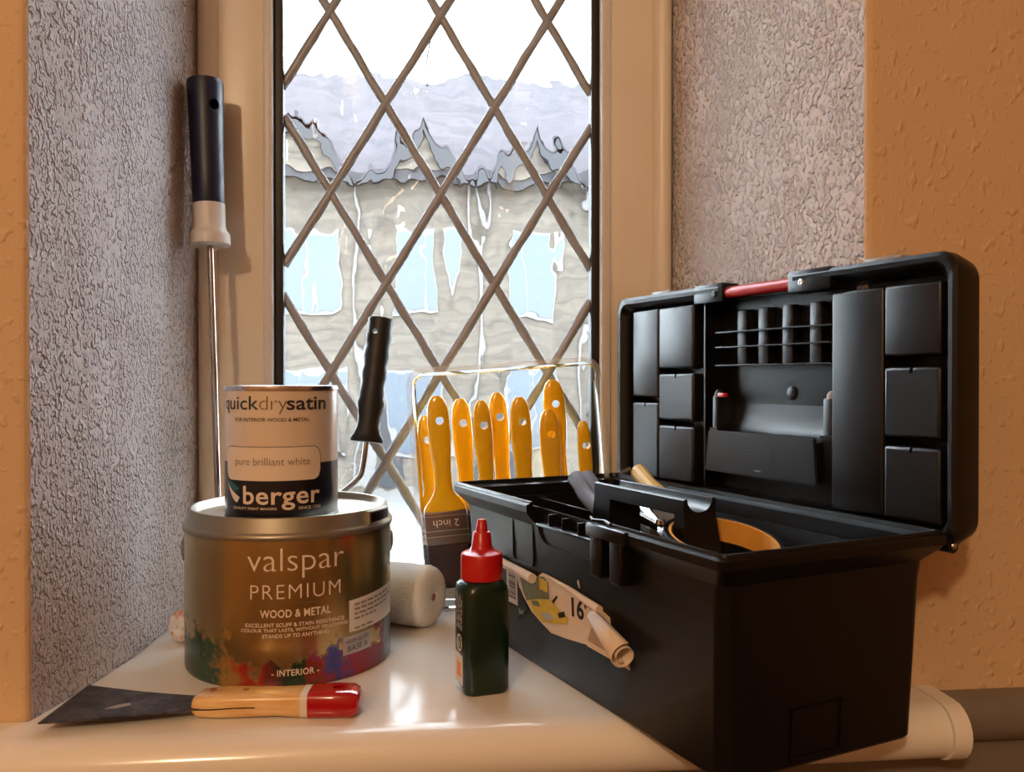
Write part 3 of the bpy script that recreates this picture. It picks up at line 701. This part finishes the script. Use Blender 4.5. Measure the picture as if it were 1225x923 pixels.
# ================================================================ glue bottle
def bottle():
    x, y = 0.0470, 0.6760; t = thing('glue_bottle', 'dark green squeeze bottle with red nozzle cap on the sill', 'bottle', (x, y, 0), math.atan2(-x, y) + math.radians(17))
    def sq(w, z, ch): return [(a, b, z) for a, b in rrect(w, w, ch, 4)]
    bm = new(); loft(bm, [sq(0.0345, 0.0, 0.008), sq(0.0362, 0.0012, 0.0085), sq(0.0372, 0.004, 0.0085), sq(0.0372, 0.078, 0.0085), sq(0.0362, 0.0825, 0.010), sq(0.0330, 0.0855, 0.0125), sq(0.0300, 0.0868, 0.0130), sq(0.028, 0.0870, 0.0135)])
    b = obj('body', bm, 'bottle_green', t, True, angle=50)
    bm = new(); prof = [(0, 0.0868), (0.0160, 0.0868), (0.0166, 0.0874), (0.0166, 0.1050), (0.0158, 0.1072), (0.0130, 0.1086), (0.0100, 0.1098), (0.0088, 0.1112), (0.0082, 0.1130), (0.0068, 0.1235), (0.0064, 0.1240), (0.0050, 0.1242), (0.0046, 0.1255), (0.0036, 0.1330), (0.0030, 0.1336), (0, 0.1336)]
    vs = lathe(bm, prof, 48)
    cap = obj('nozzle_cap', bm, 'red_plastic', t, True, angle=40)
    # printing on the narrow left side (local -X face)
    X = -0.01862
    def lab(name, y0, y1, z0, z1, mat, par=b, d=0.0): return boxm(name, mat, par, X - d - 0.0002, X - d, y0, y1, z0, z1)
    lab('label', -0.010, 0.0105, 0.0065, 0.0295, 'label_white'); lab('label_square', -0.0065, 0.0045, 0.012, 0.0235, 'label_orange', d=0.0003)
    bm = new(); lathe(bm, [(0.0066, 0), (0.0052, 0), (0.0052, 0.0002), (0.0066, 0.0002), (0.0066, 0)], 28, Matrix.Translation((X - 0.0003, -0.002, 0.0385)) @ Matrix.Rotation(math.radians(-90), 4, 'Y')); obj('ring_mark', bm, 'label_white', b)
    me = text_mesh('k', 0.0042, 0.0062, 0.02)
    for v in me.vertices: v.co = (X - 0.0004, -0.002 - v.co.x, 0.0355 + v.co.z)
    obj('ring_letter', me, 'label_white', b)
    rnd = random.Random(5)
    for i in range(4):       # blurred upright lines of small print
        z = 0.049
        while z < 0.073:
            q = rnd.uniform(0.002, 0.006); lab('print_dash', -0.0085 + 0.0042 * i, -0.0071 + 0.0042 * i, z, z + q, 'label_grey', d=0.0002); z += q + 0.0012
    return t
bottle()

# ================================================================ toolbox
TL, TWD, TH = 0.410, 0.196, 0.142
ang = math.radians(20.25); E1 = Vector((-math.sin(ang), math.cos(ang), 0)); E2 = Vector((math.cos(ang), math.sin(ang), 0))
TC = Vector((0.1717, 0.4757, 0)) + E1 * (TL / 2) + E2 * (TWD / 2); TR = math.radians(-69.75)
def X(l): return l - TL / 2
def Yl(l): return l - TWD / 2
def toolbox():
    t = thing('toolbox', 'open black plastic toolbox overhanging the sill, peeled label on its front', 'toolbox', TC, TR)
    def R(ins, z, r): return [(x, y, z) for x, y in rrect(TL - 2 * ins, TWD - 2 * ins, r, 4)]
    bm = new(); loft(bm, [R(0.017, 0.0, 0.010), R(0.0155, 0.002, 0.011), R(0.0115, 0.108, 0.011), R(0.0105, 0.121, 0.010), R(0.0020, 0.131, 0.006), R(0.0005, 0.133, 0.006), R(0.0, 0.1385, 0.006), R(0.0012, 0.1400, 0.006), R(0.0030, 0.1402, 0.006), R(0.0036, TH, 0.005), R(0.0060, TH, 0.005), R(0.0066, 0.1385, 0.005), R(0.0150, 0.1365, 0.008), R(0.0190, 0.010, 0.008), R(0.022, 0.005, 0.008)])
    body = obj('body', bm, 'black_plastic', t, True, angle=28)
    # latch recess in the middle of the front rim
    c = new(); P = [(X(0.163), 0.17), (X(0.163), 0.123), (X(0.166), 0.115), (X(0.172), 0.110), (X(0.180), 0.108), (X(0.262), 0.108), (X(0.262), 0.17)]
    prism(c, P, lambda x, z: (x, Yl(-0.02), z), lambda x, z: (x, Yl(0.0128), z)); cut(body, c)
    for f in body.data.polygons: f.use_smooth = f.use_smooth
    boxm('latch_shelf', 'black_plastic', t, X(0.172), X(0.262), Yl(0.004), Yl(0.0135), 0.1235, 0.1262, 0.0008)
    for l in (0.190, 0.212, 0.236): boxm('latch_web', 'black_plastic', t, X(l), X(l + 0.0015), Yl(0.006), Yl(0.0135), 0.1262, 0.135)
    # hasp block with two upright ribs right of the recess
    boxm('hasp_block', 'black_plastic', t, X(0.262), X(0.312), Yl(-0.003), Yl(0.006), 0.131, 0.1405, 0.0015)
    for l in (0.266, 0.292): boxm('hasp_rib', 'black_plastic', t, X(l), X(l + 0.014), Yl(-0.002), Yl(0.0125), 0.102, 0.1335, 0.0025, 3)
    bm = new(); tube(bm, [(X(0.256), Yl(0.006), 0.1425), (X(0.268), Yl(0.0), 0.1425), (X(0.276), Yl(0.005), 0.1425), (X(0.290), Yl(0.001), 0.1425)], 0.0012, 8); obj('hasp_loop', bm, 'black_plastic', t, True)
    # shallow panel left of the recess
    bm = new(); o1, o2 = rrect(0.040, 0.040, 0.006, 4, X(0.135), 0.104), rrect(0.037, 0.037, 0.005, 4, X(0.135), 0.104)
    f = lambda z: Yl(0.0107 + (0.121 - z) * 0.02)
    loft(bm, [[(x, f(z) + 0.001, z) for x, z in o1], [(x, f(z) - 0.0006, z) for x, z in o1], [(x, f(z) - 0.0006, z) for x, z in o2], [(x, f(z) + 0.001, z) for x, z in o2]], False, False)
    obj('moulded_frame', bm, 'black_plastic', t)
    # panel at the right end, near the bottom
    e = X(TL); g = lambda z: e - 0.0158 + z * 0.037 + 0.0004
    for (y0, y1, z0, z1) in ((0.066, 0.110, 0.036, 0.038), (0.066, 0.110, 0.005, 0.007), (0.066, 0.068, 0.005, 0.038), (0.108, 0.110, 0.005, 0.038)):
        bm = new(); P = [(Yl(y0), z0), (Yl(y1), z0), (Yl(y1), z1), (Yl(y0), z1)]
        prism(bm, P, lambda y, z: (g(z) - 0.003, y, z), lambda y, z: (g(z) + 0.0012, y, z)); obj('end_frame', bm, 'black_plastic', t)
    # --- lid, standing open on the hinge side
    zl, zh = 0.128, 0.332; ZM = (zl + zh) / 2; Hh = zh - zl; L2 = TL + 0.004
    def Q(ins, l, r): return [(x, Yl(l), z) for x, z in rrect(L2 - 2 * ins, Hh - 2 * ins, r, 6, 0, ZM)]
    y0 = TWD + 0.001
    bm = new(); loft(bm, [Q(0.013, y0 + 0.029, 0.010), Q(0.0125, y0 + 0.010, 0.010), Q(0.009, y0 + 0.004, 0.010), Q(0.0065, y0 + 0.0005, 0.011), Q(0.0030, y0, 0.012), Q(0.0, y0 + 0.0015, 0.013), Q(0.0, y0 + 0.010, 0.014), Q(0.003, y0 + 0.028, 0.016), Q(0.010, y0 + 0.0345, 0.016), Q(0.020, y0 + 0.0365, 0.014)])
    lid = obj('lid', bm, 'black_plastic', t, True, angle=30)
    FL = y0 + 0.029                       # inner floor of the lid
    c = new(); box(c, X(0.168), X(0.262), Yl(y0 - 0.01), Yl(y0 + 0.020), zh - 0.013, zh + 0.02); cut(lid, c)
    def comp(l0, l1, z0, z1, notch=False, d=0.005):
        o = boxm('compartment', 'black_satin', lid, X(l0), X(l1), Yl(y0 + d), Yl(FL + 0.001), z0, z1, 0.0024, 3)
        if notch:
            c = new(); m = (l0 + l1) / 2; box(c, X(m - 0.0012), X(m + 0.0012), Yl(y0 - 0.01), Yl(y0 + d + 0.008), z1 - 0.0045, z1 + 0.01); cut(o, c)
    comp(0.022, 0.0685, 0.226, 0.3175); comp(0.022, 0.0685, 0.142, 0.2200, True)
    comp(0.0693, 0.126, 0.2555, 0.3175); comp(0.0693, 0.126, 0.2030, 0.2500, True); comp(0.0693, 0.126, 0.142, 0.1975, True)
    comp(0.2990, 0.3485, 0.142, 0.3130); comp(0.3493, 0.3965, 0.2610, 0.3130)
    comp(0.3493, 0.3965, 0.2020, 0.2530, True); comp(0.3493, 0.3965, 0.142, 0.1955, True)
    # middle: ribbed rack, boss, sloped pocket with two posts
    for z in (0.2885, 0.2745, 0.2575): boxm('rack_shelf', 'black_plastic', lid, X(0.150), X(0.299), Yl(y0 + 0.012), Yl(FL), z - 0.0006, z + 0.0006)
    for l in (0.178, 0.206, 0.236, 0.268): boxm('rack_fin', 'black_satin', lid, X(l - 0.0065), X(l + 0.0065), Yl(y0 + 0.020), Yl(FL), 0.2575, 0.309, 0.0015)
    boxm('divider', 'black_plastic', lid, X(0.1385), X(0.1405), Yl(y0 + 0.008), Yl(FL), 0.142, 0.318)
    bm = new(); lathe(bm, [(0, 0.002), (0.004, 0.002), (0.0055, 0.0015), (0.006, 0)], 24, Matrix.Translation((X(0.233), Yl(FL), 0.232)) @ Matrix.Rotation(math.radians(90), 4, 'X')); obj('boss', bm, 'black_satin', lid, True)
    # pocket: front board plus a glossy curved floor
    bm = new(); P = [(0.145, 0.158), (0.286, 0.158), (0.283, 0.1965), (0.150, 0.1965)]
    prism(bm, P, lambda l, z: (X(l), Yl(y0 + 0.0035), z), lambda l, z: (X(l), Yl(y0 + 0.0065), z)); bmesh.ops.bevel(bm, geom=list(bm.edges), offset=0.001, segments=2, affect='EDGES'); pk = obj('pocket_front', bm, 'black_satin', lid, True)
    bm = new(); rings = []
    arc = [(y0 + 0.0065, 0.1925), (y0 + 0.015, 0.1930), (y0 + 0.021, 0.1965), (y0 + 0.025, 0.203), (y0 + 0.0275, 0.212), (FL + 0.0005, 0.225), (FL + 0.0005, 0.160), (y0 + 0.0065, 0.160)]
    loft(bm, [[(X(l), Yl(a), z) for a, z in arc] for l in (0.150, 0.283)]); obj('pocket_floor', bm, 'black_satin', lid, True, angle=60)
    for zz in (0.1745, 0.1775, 0.1805): boxm('embossed_line', 'black_satin', pk, X(0.197), X(0.236), Yl(y0 + 0.0029), Yl(y0 + 0.0038), zz, zz + 0.0006)
    boxm('embossed_line', 'grey_plastic', pk, X(0.2135), X(0.2215), Yl(y0 + 0.0029), Yl(y0 + 0.0038), 0.1632, 0.1642)
    for l0, l1 in ((0.148, 0.1565), (0.2855, 0.297)):
        bm = new(); box(bm, X(l0), X(l1), Yl(y0 + 0.010), Yl(FL), 0.158, 0.229, 0.002); obj('post', bm, 'black_satin', lid, True)
        bm = new(); lathe(bm, [(0, 0.0052), (0.0030, 0.0045), (0.0050, 0.002), (0.0054, -0.002)], 20, Matrix.Translation((X((l0 + l1) / 2), Yl(y0 + 0.016), 0.230))); obj('post_knob', bm, 'grey_plastic' if l0 > 0.2 else 'black_satin', lid, True)
        boxm('post_band', 'black_satin', lid, X(l0 - 0.001), X(l1 + 0.001), Yl(y0 + 0.0085), Yl(FL), 0.1965, 0.1985)
    boxm('latch_spring', 'red_plastic', lid, X(0.1575), X(0.170), Yl(y0 + 0.008), Yl(y0 + 0.011), 0.2275, 0.2315, 0.001, label='small red plastic tab inside the lid')
    # latch at the top of the lid
    bm = new(); tube(bm, [(X(0.172), Yl(y0 + 0.008), zh - 0.0075), (X(0.258), Yl(y0 + 0.008), zh - 0.0075)], 0.0052, 16); obj('latch_bar', bm, 'red_plastic', lid, True, label='red plastic latch bar on the lid edge')
    for l0, l1 in ((0.132, 0.174), (0.256, 0.302)):
        boxm('latch_shoulder', 'black_plastic', lid, X(l0), X(l1), Yl(y0 + 0.0005), Yl(y0 + 0.020), zh - 0.016, zh + 0.0018, 0.0015)
    for l in (0.163, 0.272):
        bm = new(); lathe(bm, [(0, 0.0012), (0.0016, 0.0016), (0.003, 0.001), (0.0034, 0)], 18, Matrix.Translation((X(l), Yl(y0 + 0.0005), zh - 0.0085)) @ Matrix.Rotation(math.radians(90), 4, 'X')); obj('screw', bm, 'steel' if l > 0.2 else 'black_satin', lid, True)
    # clear covers of the small-parts boxes on the outside, edge-on at the top
    for l0, l1 in ((0.030, 0.110), (0.306, 0.388)):
        boxm('organizer_cover', 'grey_plastic', lid, X(l0), X(l1), Yl(y0 + 0.014), Yl(y0 + 0.037), zh - 0.004, zh + 0.0012, 0.0008)
        boxm('cover_catch', 'grey_plastic', lid, X(l0 + 0.020), X(l1 - 0.028), Yl(y0 + 0.010), Yl(y0 + 0.037), zh - 0.002, zh + 0.0040, 0.001)
    for l in (0.030, 0.380):
        bm = new(); tube(bm, [(X(l), Yl(TWD + 0.0045), 0.131), (X(l + 0.028), Yl(TWD + 0.0045), 0.131)], 0.0052, 14); obj('hinge', bm, 'black_plastic', t, True)
    bm = new(); lathe(bm, [(0, 0.0015), (0.002, 0.001), (0.0026, 0)], 14, Matrix.Translation((X(0.4085), Yl(TWD + 0.0045), 0.131)) @ Matrix.Rotation(math.radians(90), 4, 'Y')); obj('hinge_pin', bm, 'steel', t, True)
    # --- torn paper label on the front
    fy = lambda z: Yl(0.0157 - 0.0040 * z / 0.108) - 0.0006        # the leaning front face
    def sheet(name, mat, par, pts, lift=0.0, thick=0.0003):
        bm = new(); prism(bm, pts, lambda l, z: (X(l), fy(z) - lift, z), lambda l, z: (X(l), fy(z) - lift - thick, z)); return obj(name, bm, mat, par)
    lab = sheet('paper_label', 'paper', t, [(0.088, 0.0775), (0.1598, 0.0778), (0.170, 0.0835), (0.1847, 0.0830), (0.2412, 0.0789), (0.272, 0.0715), (0.276, 0.0420), (0.2412, 0.0425), (0.2054, 0.0381), (0.1818, 0.0362), (0.164, 0.0405), (0.1476, 0.0457), (0.134, 0.0545), (0.1270, 0.0610), (0.088, 0.036)][:15])
    sheet('black_print', 'label_black', lab, [(0.0878, 0.0722), (0.1210, 0.0722), (0.1215, 0.069), (0.1260, 0.0610), (0.1330, 0.0535), (0.1420, 0.0460), (0.120, 0.033), (0.0878, 0.033)], 0.0004)
    bc = sheet('barcode_panel', 'label_white', lab, [(0.1020, 0.0725), (0.1225, 0.0725), (0.1225, 0.0445), (0.1020, 0.0445)], 0.0008)
    bm = new(); z = 0.0715; rnd = random.Random(3)
    while z > 0.050:
        w = rnd.choice((0.0004, 0.0007, 0.0010)); prism(bm, [(0.106, z - w), (0.1200, z - w), (0.1200, z), (0.106, z)], lambda l, zz: (X(l), fy(zz) - 0.0012, zz), lambda l, zz: (X(l), fy(zz) - 0.0014, zz)); z -= w + rnd.choice((0.0005, 0.0008, 0.0012))
    obj('barcode', bm, 'label_black', bc)
    me = text_mesh('0-0', 0.0085, 0.0045, 0.02)
    for v in me.vertices: zz = 0.0385 + v.co.z; v.co = (X(0.1290) + v.co.x, fy(zz) - 0.0010, zz)
    obj('small_number', me, 'label_grey', lab)
    sheet('picture', 'label_olive', lab, [(0.1275, 0.0735), (0.1530, 0.0735), (0.1625, 0.0790), (0.1720, 0.0805), (0.1800, 0.0770), (0.1810, 0.0640), (0.1640, 0.0600), (0.1480, 0.0540), (0.1400, 0.0535), (0.1330, 0.0600)], 0.0005)
    sheet('picture', 'label_yellow', lab, [(0.1430, 0.0545), (0.1630, 0.0600), (0.1860, 0.0640), (0.2000, 0.0580), (0.2120, 0.0560), (0.2100, 0.0510), (0.1850, 0.0450), (0.1680, 0.0420), (0.1540, 0.0455)], 0.0008)
    sheet('picture', 'label_yellow', lab, [(0.1650, 0.0790), (0.1790, 0.0775), (0.1790, 0.0690), (0.1650, 0.0690)], 0.0010)
    sheet('picture', 'label_olive', lab, [(0.1500, 0.0560), (0.1620, 0.0580), (0.1660, 0.0540), (0.1530, 0.0525)], 0.0012)
    sheet('picture', 'label_grey', lab, [(0.1640, 0.0480), (0.1800, 0.0525), (0.1900, 0.0500), (0.1780, 0.0455)], 0.0012)
    sheet('picture', 'label_black', lab, [(0.1960, 0.0560), (0.2060, 0.0600), (0.2080, 0.0560), (0.1980, 0.0525)], 0.0012)
    sheet('picture', 'label_black', lab, [(0.1870, 0.0640), (0.1950, 0.0700), (0.1960, 0.0690), (0.1885, 0.0620)], 0.0012)
    me = text_mesh("16'", 0.0225, 0.0160, 0.024)
    for v in me.vertices: zz = 0.0595 + v.co.z + v.co.x * 0.05; v.co = (X(0.2290) + v.co.x, fy(zz) - 0.0009, zz)
    obj('size_lettering', me, 'label_black', lab)
    # the curled-over right end: an open roll of paper
    bm = new(); n = 26; turns = 1.55; A = []; rr0, rr1 = 0.0030, 0.0105
    ax0 = Vector((X(0.256), fy(0.0640) - 0.0045, 0.0690)); ax1 = Vector((X(0.3060), fy(0.052) - 0.0115, 0.0545))
    dv = (ax1 - ax0).normalized(); u = Vector((0, -1, 0)); u = (u - dv * u.dot(dv)).normalized(); w = dv.cross(u)
    rings = []
    for i in range(n + 1):
        s = i / n; th = math.radians(-100) + turns * 2 * math.pi * s; k0 = 0.0056 - 0.0022 * s; k1 = rr1 - (rr1 - 0.0050) * s
        a = ax0 + (u * math.cos(th) + w * math.sin(th)) * k0; b_ = ax1 + (u * math.cos(th) + w * math.sin(th)) * k1
        rings.append((a, b_))
    vs = [(bm.verts.new(a), bm.verts.new(b_)) for a, b_ in rings]
    for p, q in zip(vs, vs[1:]): bm.faces.new((p[0], q[0], q[1], p[1]))
    o = obj('curled_end', bm, ['paper', 'paper_back'], lab, True, angle=80); md = o.modifiers.new('thickness', 'SOLIDIFY'); md.thickness = 0.0004; md.material_offset = 0
    bm = new(); prism(bm, [(0.250, 0.0615), (0.298, 0.0470), (0.2975, 0.0425), (0.240, 0.0440)], lambda l, z: (X(l), fy(z) - 0.0012, z), lambda l, z: (X(l), fy(z) - 0.0016, z)); obj('torn_backing', bm, 'paper_back', lab)
    sheet('torn_edge', 'paper', lab, [(0.240, 0.0470), (0.298, 0.0445), (0.299, 0.0415), (0.242, 0.0425)], 0.002)
    bm = new(); tube(bm, [(X(0.086), fy(0.0795) - 0.0035, 0.0800), (X(0.122), fy(0.078) - 0.0038, 0.0785), (X(0.1585), fy(0.076) - 0.0042, 0.0765)], [0.0032, 0.0036, 0.0042], 14); obj('rolled_edge', bm, 'paper', lab, True)
    bm = new(); tube(bm, [(X(0.176), fy(0.083) - 0.0008, 0.0826), (X(0.215), fy(0.081) - 0.0016, 0.0803), (X(0.262), fy(0.075) - 0.0030, 0.0748)], [0.0012, 0.0020, 0.0034], 12); obj('rolled_edge', bm, 'paper', lab, True)
    # chip in the plastic showing white
    sheet('scratch', 'label_white', t, [(0.2270, 0.0880), (0.2285, 0.0900), (0.2300, 0.0860), (0.2300, 0.0835), (0.2290, 0.0840)], 0.0002)
    return t
toolbox()

def tool_tray():
    t = thing('tool_tray', 'black lift-out tray with a channelled carrying handle inside the toolbox', 'tray', TC, TR)
    t.location = TC + Vector((0, 0, 0.088))
    def R(ins, z, r): return [(x, y, z) for x, y in rrect(TL - 2 * ins, TWD - 2 * ins, r, 4)]
    z0 = -0.088
    bm = new(); loft(bm, [R(0.024, 0.0, 0.006), R(0.0195, 0.038, 0.006), R(0.0215, 0.038, 0.006), R(0.026, 0.003, 0.006)]); obj('tray_tub', bm, 'black_plastic', t, True, angle=30)
    # two lengthwise dividers and a cross divider on the left
    boxm('divider', 'black_plastic', t, X(0.024), X(0.150), Yl(0.046), Yl(0.048), 0.003, 0.036)
    boxm('divider', 'black_plastic', t, X(0.024), X(0.150), Yl(0.084), Yl(0.086), 0.003, 0.036)
    # handle: two uprights and a bar whose top is a U-shaped channel
    y0, y1 = 0.056, 0.085; yc = (y0 + y1) / 2; zt = 0.1580 + z0; zb = zt - 0.0120
    for l0, l1, k in ((0.180, 0.204, -1), (0.290, 0.301, 1)):
        bm = new(); P = [(l0 - (0.006 if k < 0 else 0), 0.003), (l1 + (0.010 if k > 0 else 0), 0.003), (l1, zb + 0.001), (l0, zb + 0.001)]
        prism(bm, P, lambda l, z: (X(l), Yl(y0 - 0.003 + (z / zb) * 0.003), z), lambda l, z: (X(l), Yl(y1 + 0.003 - (z / zb) * 0.003), z)); obj('upright', bm, 'black_plastic', t)
    n = 10; w = y1 - y0
    out = [(y0, zb), (y0, zt - 0.001), (y0 + 0.001, zt), (y0 + 0.0025, zt)]
    for k in range(n + 1):
        a = math.pi + math.pi * k / n; out.append((yc + (w / 2 - 0.0032) * math.cos(a), zt - 0.0004 + 0.0098 * math.sin(a)))
    out += [(y1 - 0.0025, zt), (y1 - 0.001, zt), (y1, zt - 0.001), (y1, zb)]
    bm = new(); loft(bm, [[(X(l), Yl(a), z) for a, z in out] for l in (0.180, 0.301)]); obj('handle_bar', bm, 'black_plastic', t, True, angle=40)
    return t
tool_tray()

def toolworld(l, y, z): return TC + Matrix.Rotation(TR, 3, 'Z') @ Vector((X(l), Yl(y), z))
def tools():
    # roll of tape resting on the tray floor
    p = toolworld(0.3120, 0.0800, 0.0985); t = thing('tape_roll', 'roll of black tape with a tan core leaning at the right of the toolbox handle', 'tape', p)
    t.rotation_euler = (Matrix.Rotation(TR, 3, 'Z') @ Matrix.Rotation(math.radians(13), 3, 'Y')).to_euler()
    def roll(par, core):
        for nm, m, r0, r1 in (('tape', 'tape_black', 0.0392, 0.0425), ('core', core, 0.0372, 0.0391)):
            bm = new(); lathe(bm, [(r0, 0.0), (r1, 0.0), (r1 + 0.0003, 0.0015), (r1 + 0.0003, 0.0155), (r1, 0.017), (r0, 0.017), (r0, 0.0)], 64); obj(nm, bm, m, par, True, angle=50)
    roll(t, 'tape_core'); t.location = toolworld(0.3120, 0.0800, 0.1150)
    t2 = thing('tape_roll', 'added all-black roll propping the tan-cored tape, black for the shade below it', 'tape', toolworld(0.3100, 0.0800, 0.0975)); t2.rotation_euler = t.rotation_euler  # added prop under the upper roll; its black core stands in for shade
    roll(t2, 'tape_black')
    # pliers with blue-grey grips
    p = toolworld(0.1220, 0.1000, 0.0915); t = thing('pliers', 'steel pliers with blue-grey dipped grips behind the tray handle', 'pliers', p, TR)
    for dy, s in ((0.0, 1), (-0.012, -1)):
        bm = new(); pts = arc_pts([(-0.030, dy, 0.060), (-0.020, dy, 0.0545), (-0.002, dy, 0.042), (0.024, dy * 0.8, 0.032), (0.050, dy * 0.4, 0.024)], 5)
        tube(bm, pts, [0.0062] + [0.0078] * (len(pts) - 2) + [0.0064], 14); obj('grip', bm, 'blue_grey_grip', t, True)
        bm = new(); tube(bm, arc_pts([(0.048, dy * 0.4, 0.025), (0.070, -0.004, 0.018), (0.086, -0.006 + s * 0.003, 0.012), (0.105, -0.007 + s * 0.002, 0.006)], 5), [0.0048] * 6 + [0.0060] * 5 + [0.0045] * 4 + [0.003], 10); obj('jaw', bm, 'steel', t, True)
    # cream-handled screwdriver
    p = toolworld(0.1080, 0.1620, 0.0915); t = thing('screwdriver', 'screwdriver with a cream-yellow handle leaning behind the tray handle', 'screwdriver', p, TR)
    a, b = Vector((-0.020, 0.0, 0.063)), Vector((0.040, -0.008, 0.038)); d = (b - a).normalized(); q = Matrix.Translation(a) @ d.to_track_quat('Z', 'Y').to_matrix().to_4x4()
    bm = new(); lathe(bm, [(0, -0.001), (0.0050, 0), (0.0078, 0.003), (0.0082, 0.010), (0.0070, 0.030), (0.0086, 0.050), (0.0064, 0.062), (0, 0.063)], 12, q); obj('handle', bm, 'cream_grip', t, True, angle=20)
    bm = new(); tube(bm, [b, b + d * 0.075], 0.0028, 10); obj('shaft', bm, 'steel', t, True)
    # snips between the uprights, sanding block and wooden offcut
    p = toolworld(0.2150, 0.1000, 0.0950); t = thing('snips', 'small steel snips lying open below the tray handle', 'snips', p, TR)
    for s in (-1, 1):
        bm = new(); tube(bm, arc_pts([(-0.050, s * 0.010 + 0.004, 0.040), (-0.030, s * 0.007, 0.034), (-0.008, s * 0.002, 0.027), (0.012, -s * 0.004, 0.022), (0.034, -s * 0.0062, 0.016)], 5), [0.0052] * 6 + [0.0044] * 6 + [0.0040] * 8 + [0.0016], 10); obj('arm', bm, 'steel', t, True)
    bm = new(); lathe(bm, [(0, 0.004), (0.004, 0.0035), (0.005, 0.0)], 16, Matrix.Translation((-0.002, 0, 0.029))); obj('pivot', bm, 'steel', t, True)
    p = toolworld(0.1920, 0.1290, 0.0915); t = thing('sanding_block', 'pale grey sanding block on edge in the toolbox tray', 'sanding block', p, TR)
    bm = new(); box(bm, -0.040, 0.028, -0.010, 0.010, 0.0, 0.0385, 0.002); bmesh.ops.rotate(bm, verts=bm.verts, cent=(0, 0, 0.02), matrix=Matrix.Rotation(math.radians(8), 3, 'Y')); bmesh.ops.translate(bm, verts=bm.verts, vec=(0, 0, 0.006)); obj('block', bm, 'sand_block', t, True)
    p = toolworld(0.2180, 0.1120, 0.0915); o = thing('wooden_wedge', 'small brown wooden wedge beside the sanding block', 'wood offcut', p, TR)
    bm = new(); prism(bm, [(-0.030, 0.0), (0.034, 0.0), (0.034, 0.022), (-0.030, 0.030)], lambda x, z: (x, -0.005, z), lambda x, z: (x, 0.007, z)); obj('block', bm, 'wood_offcut', o)
tools()
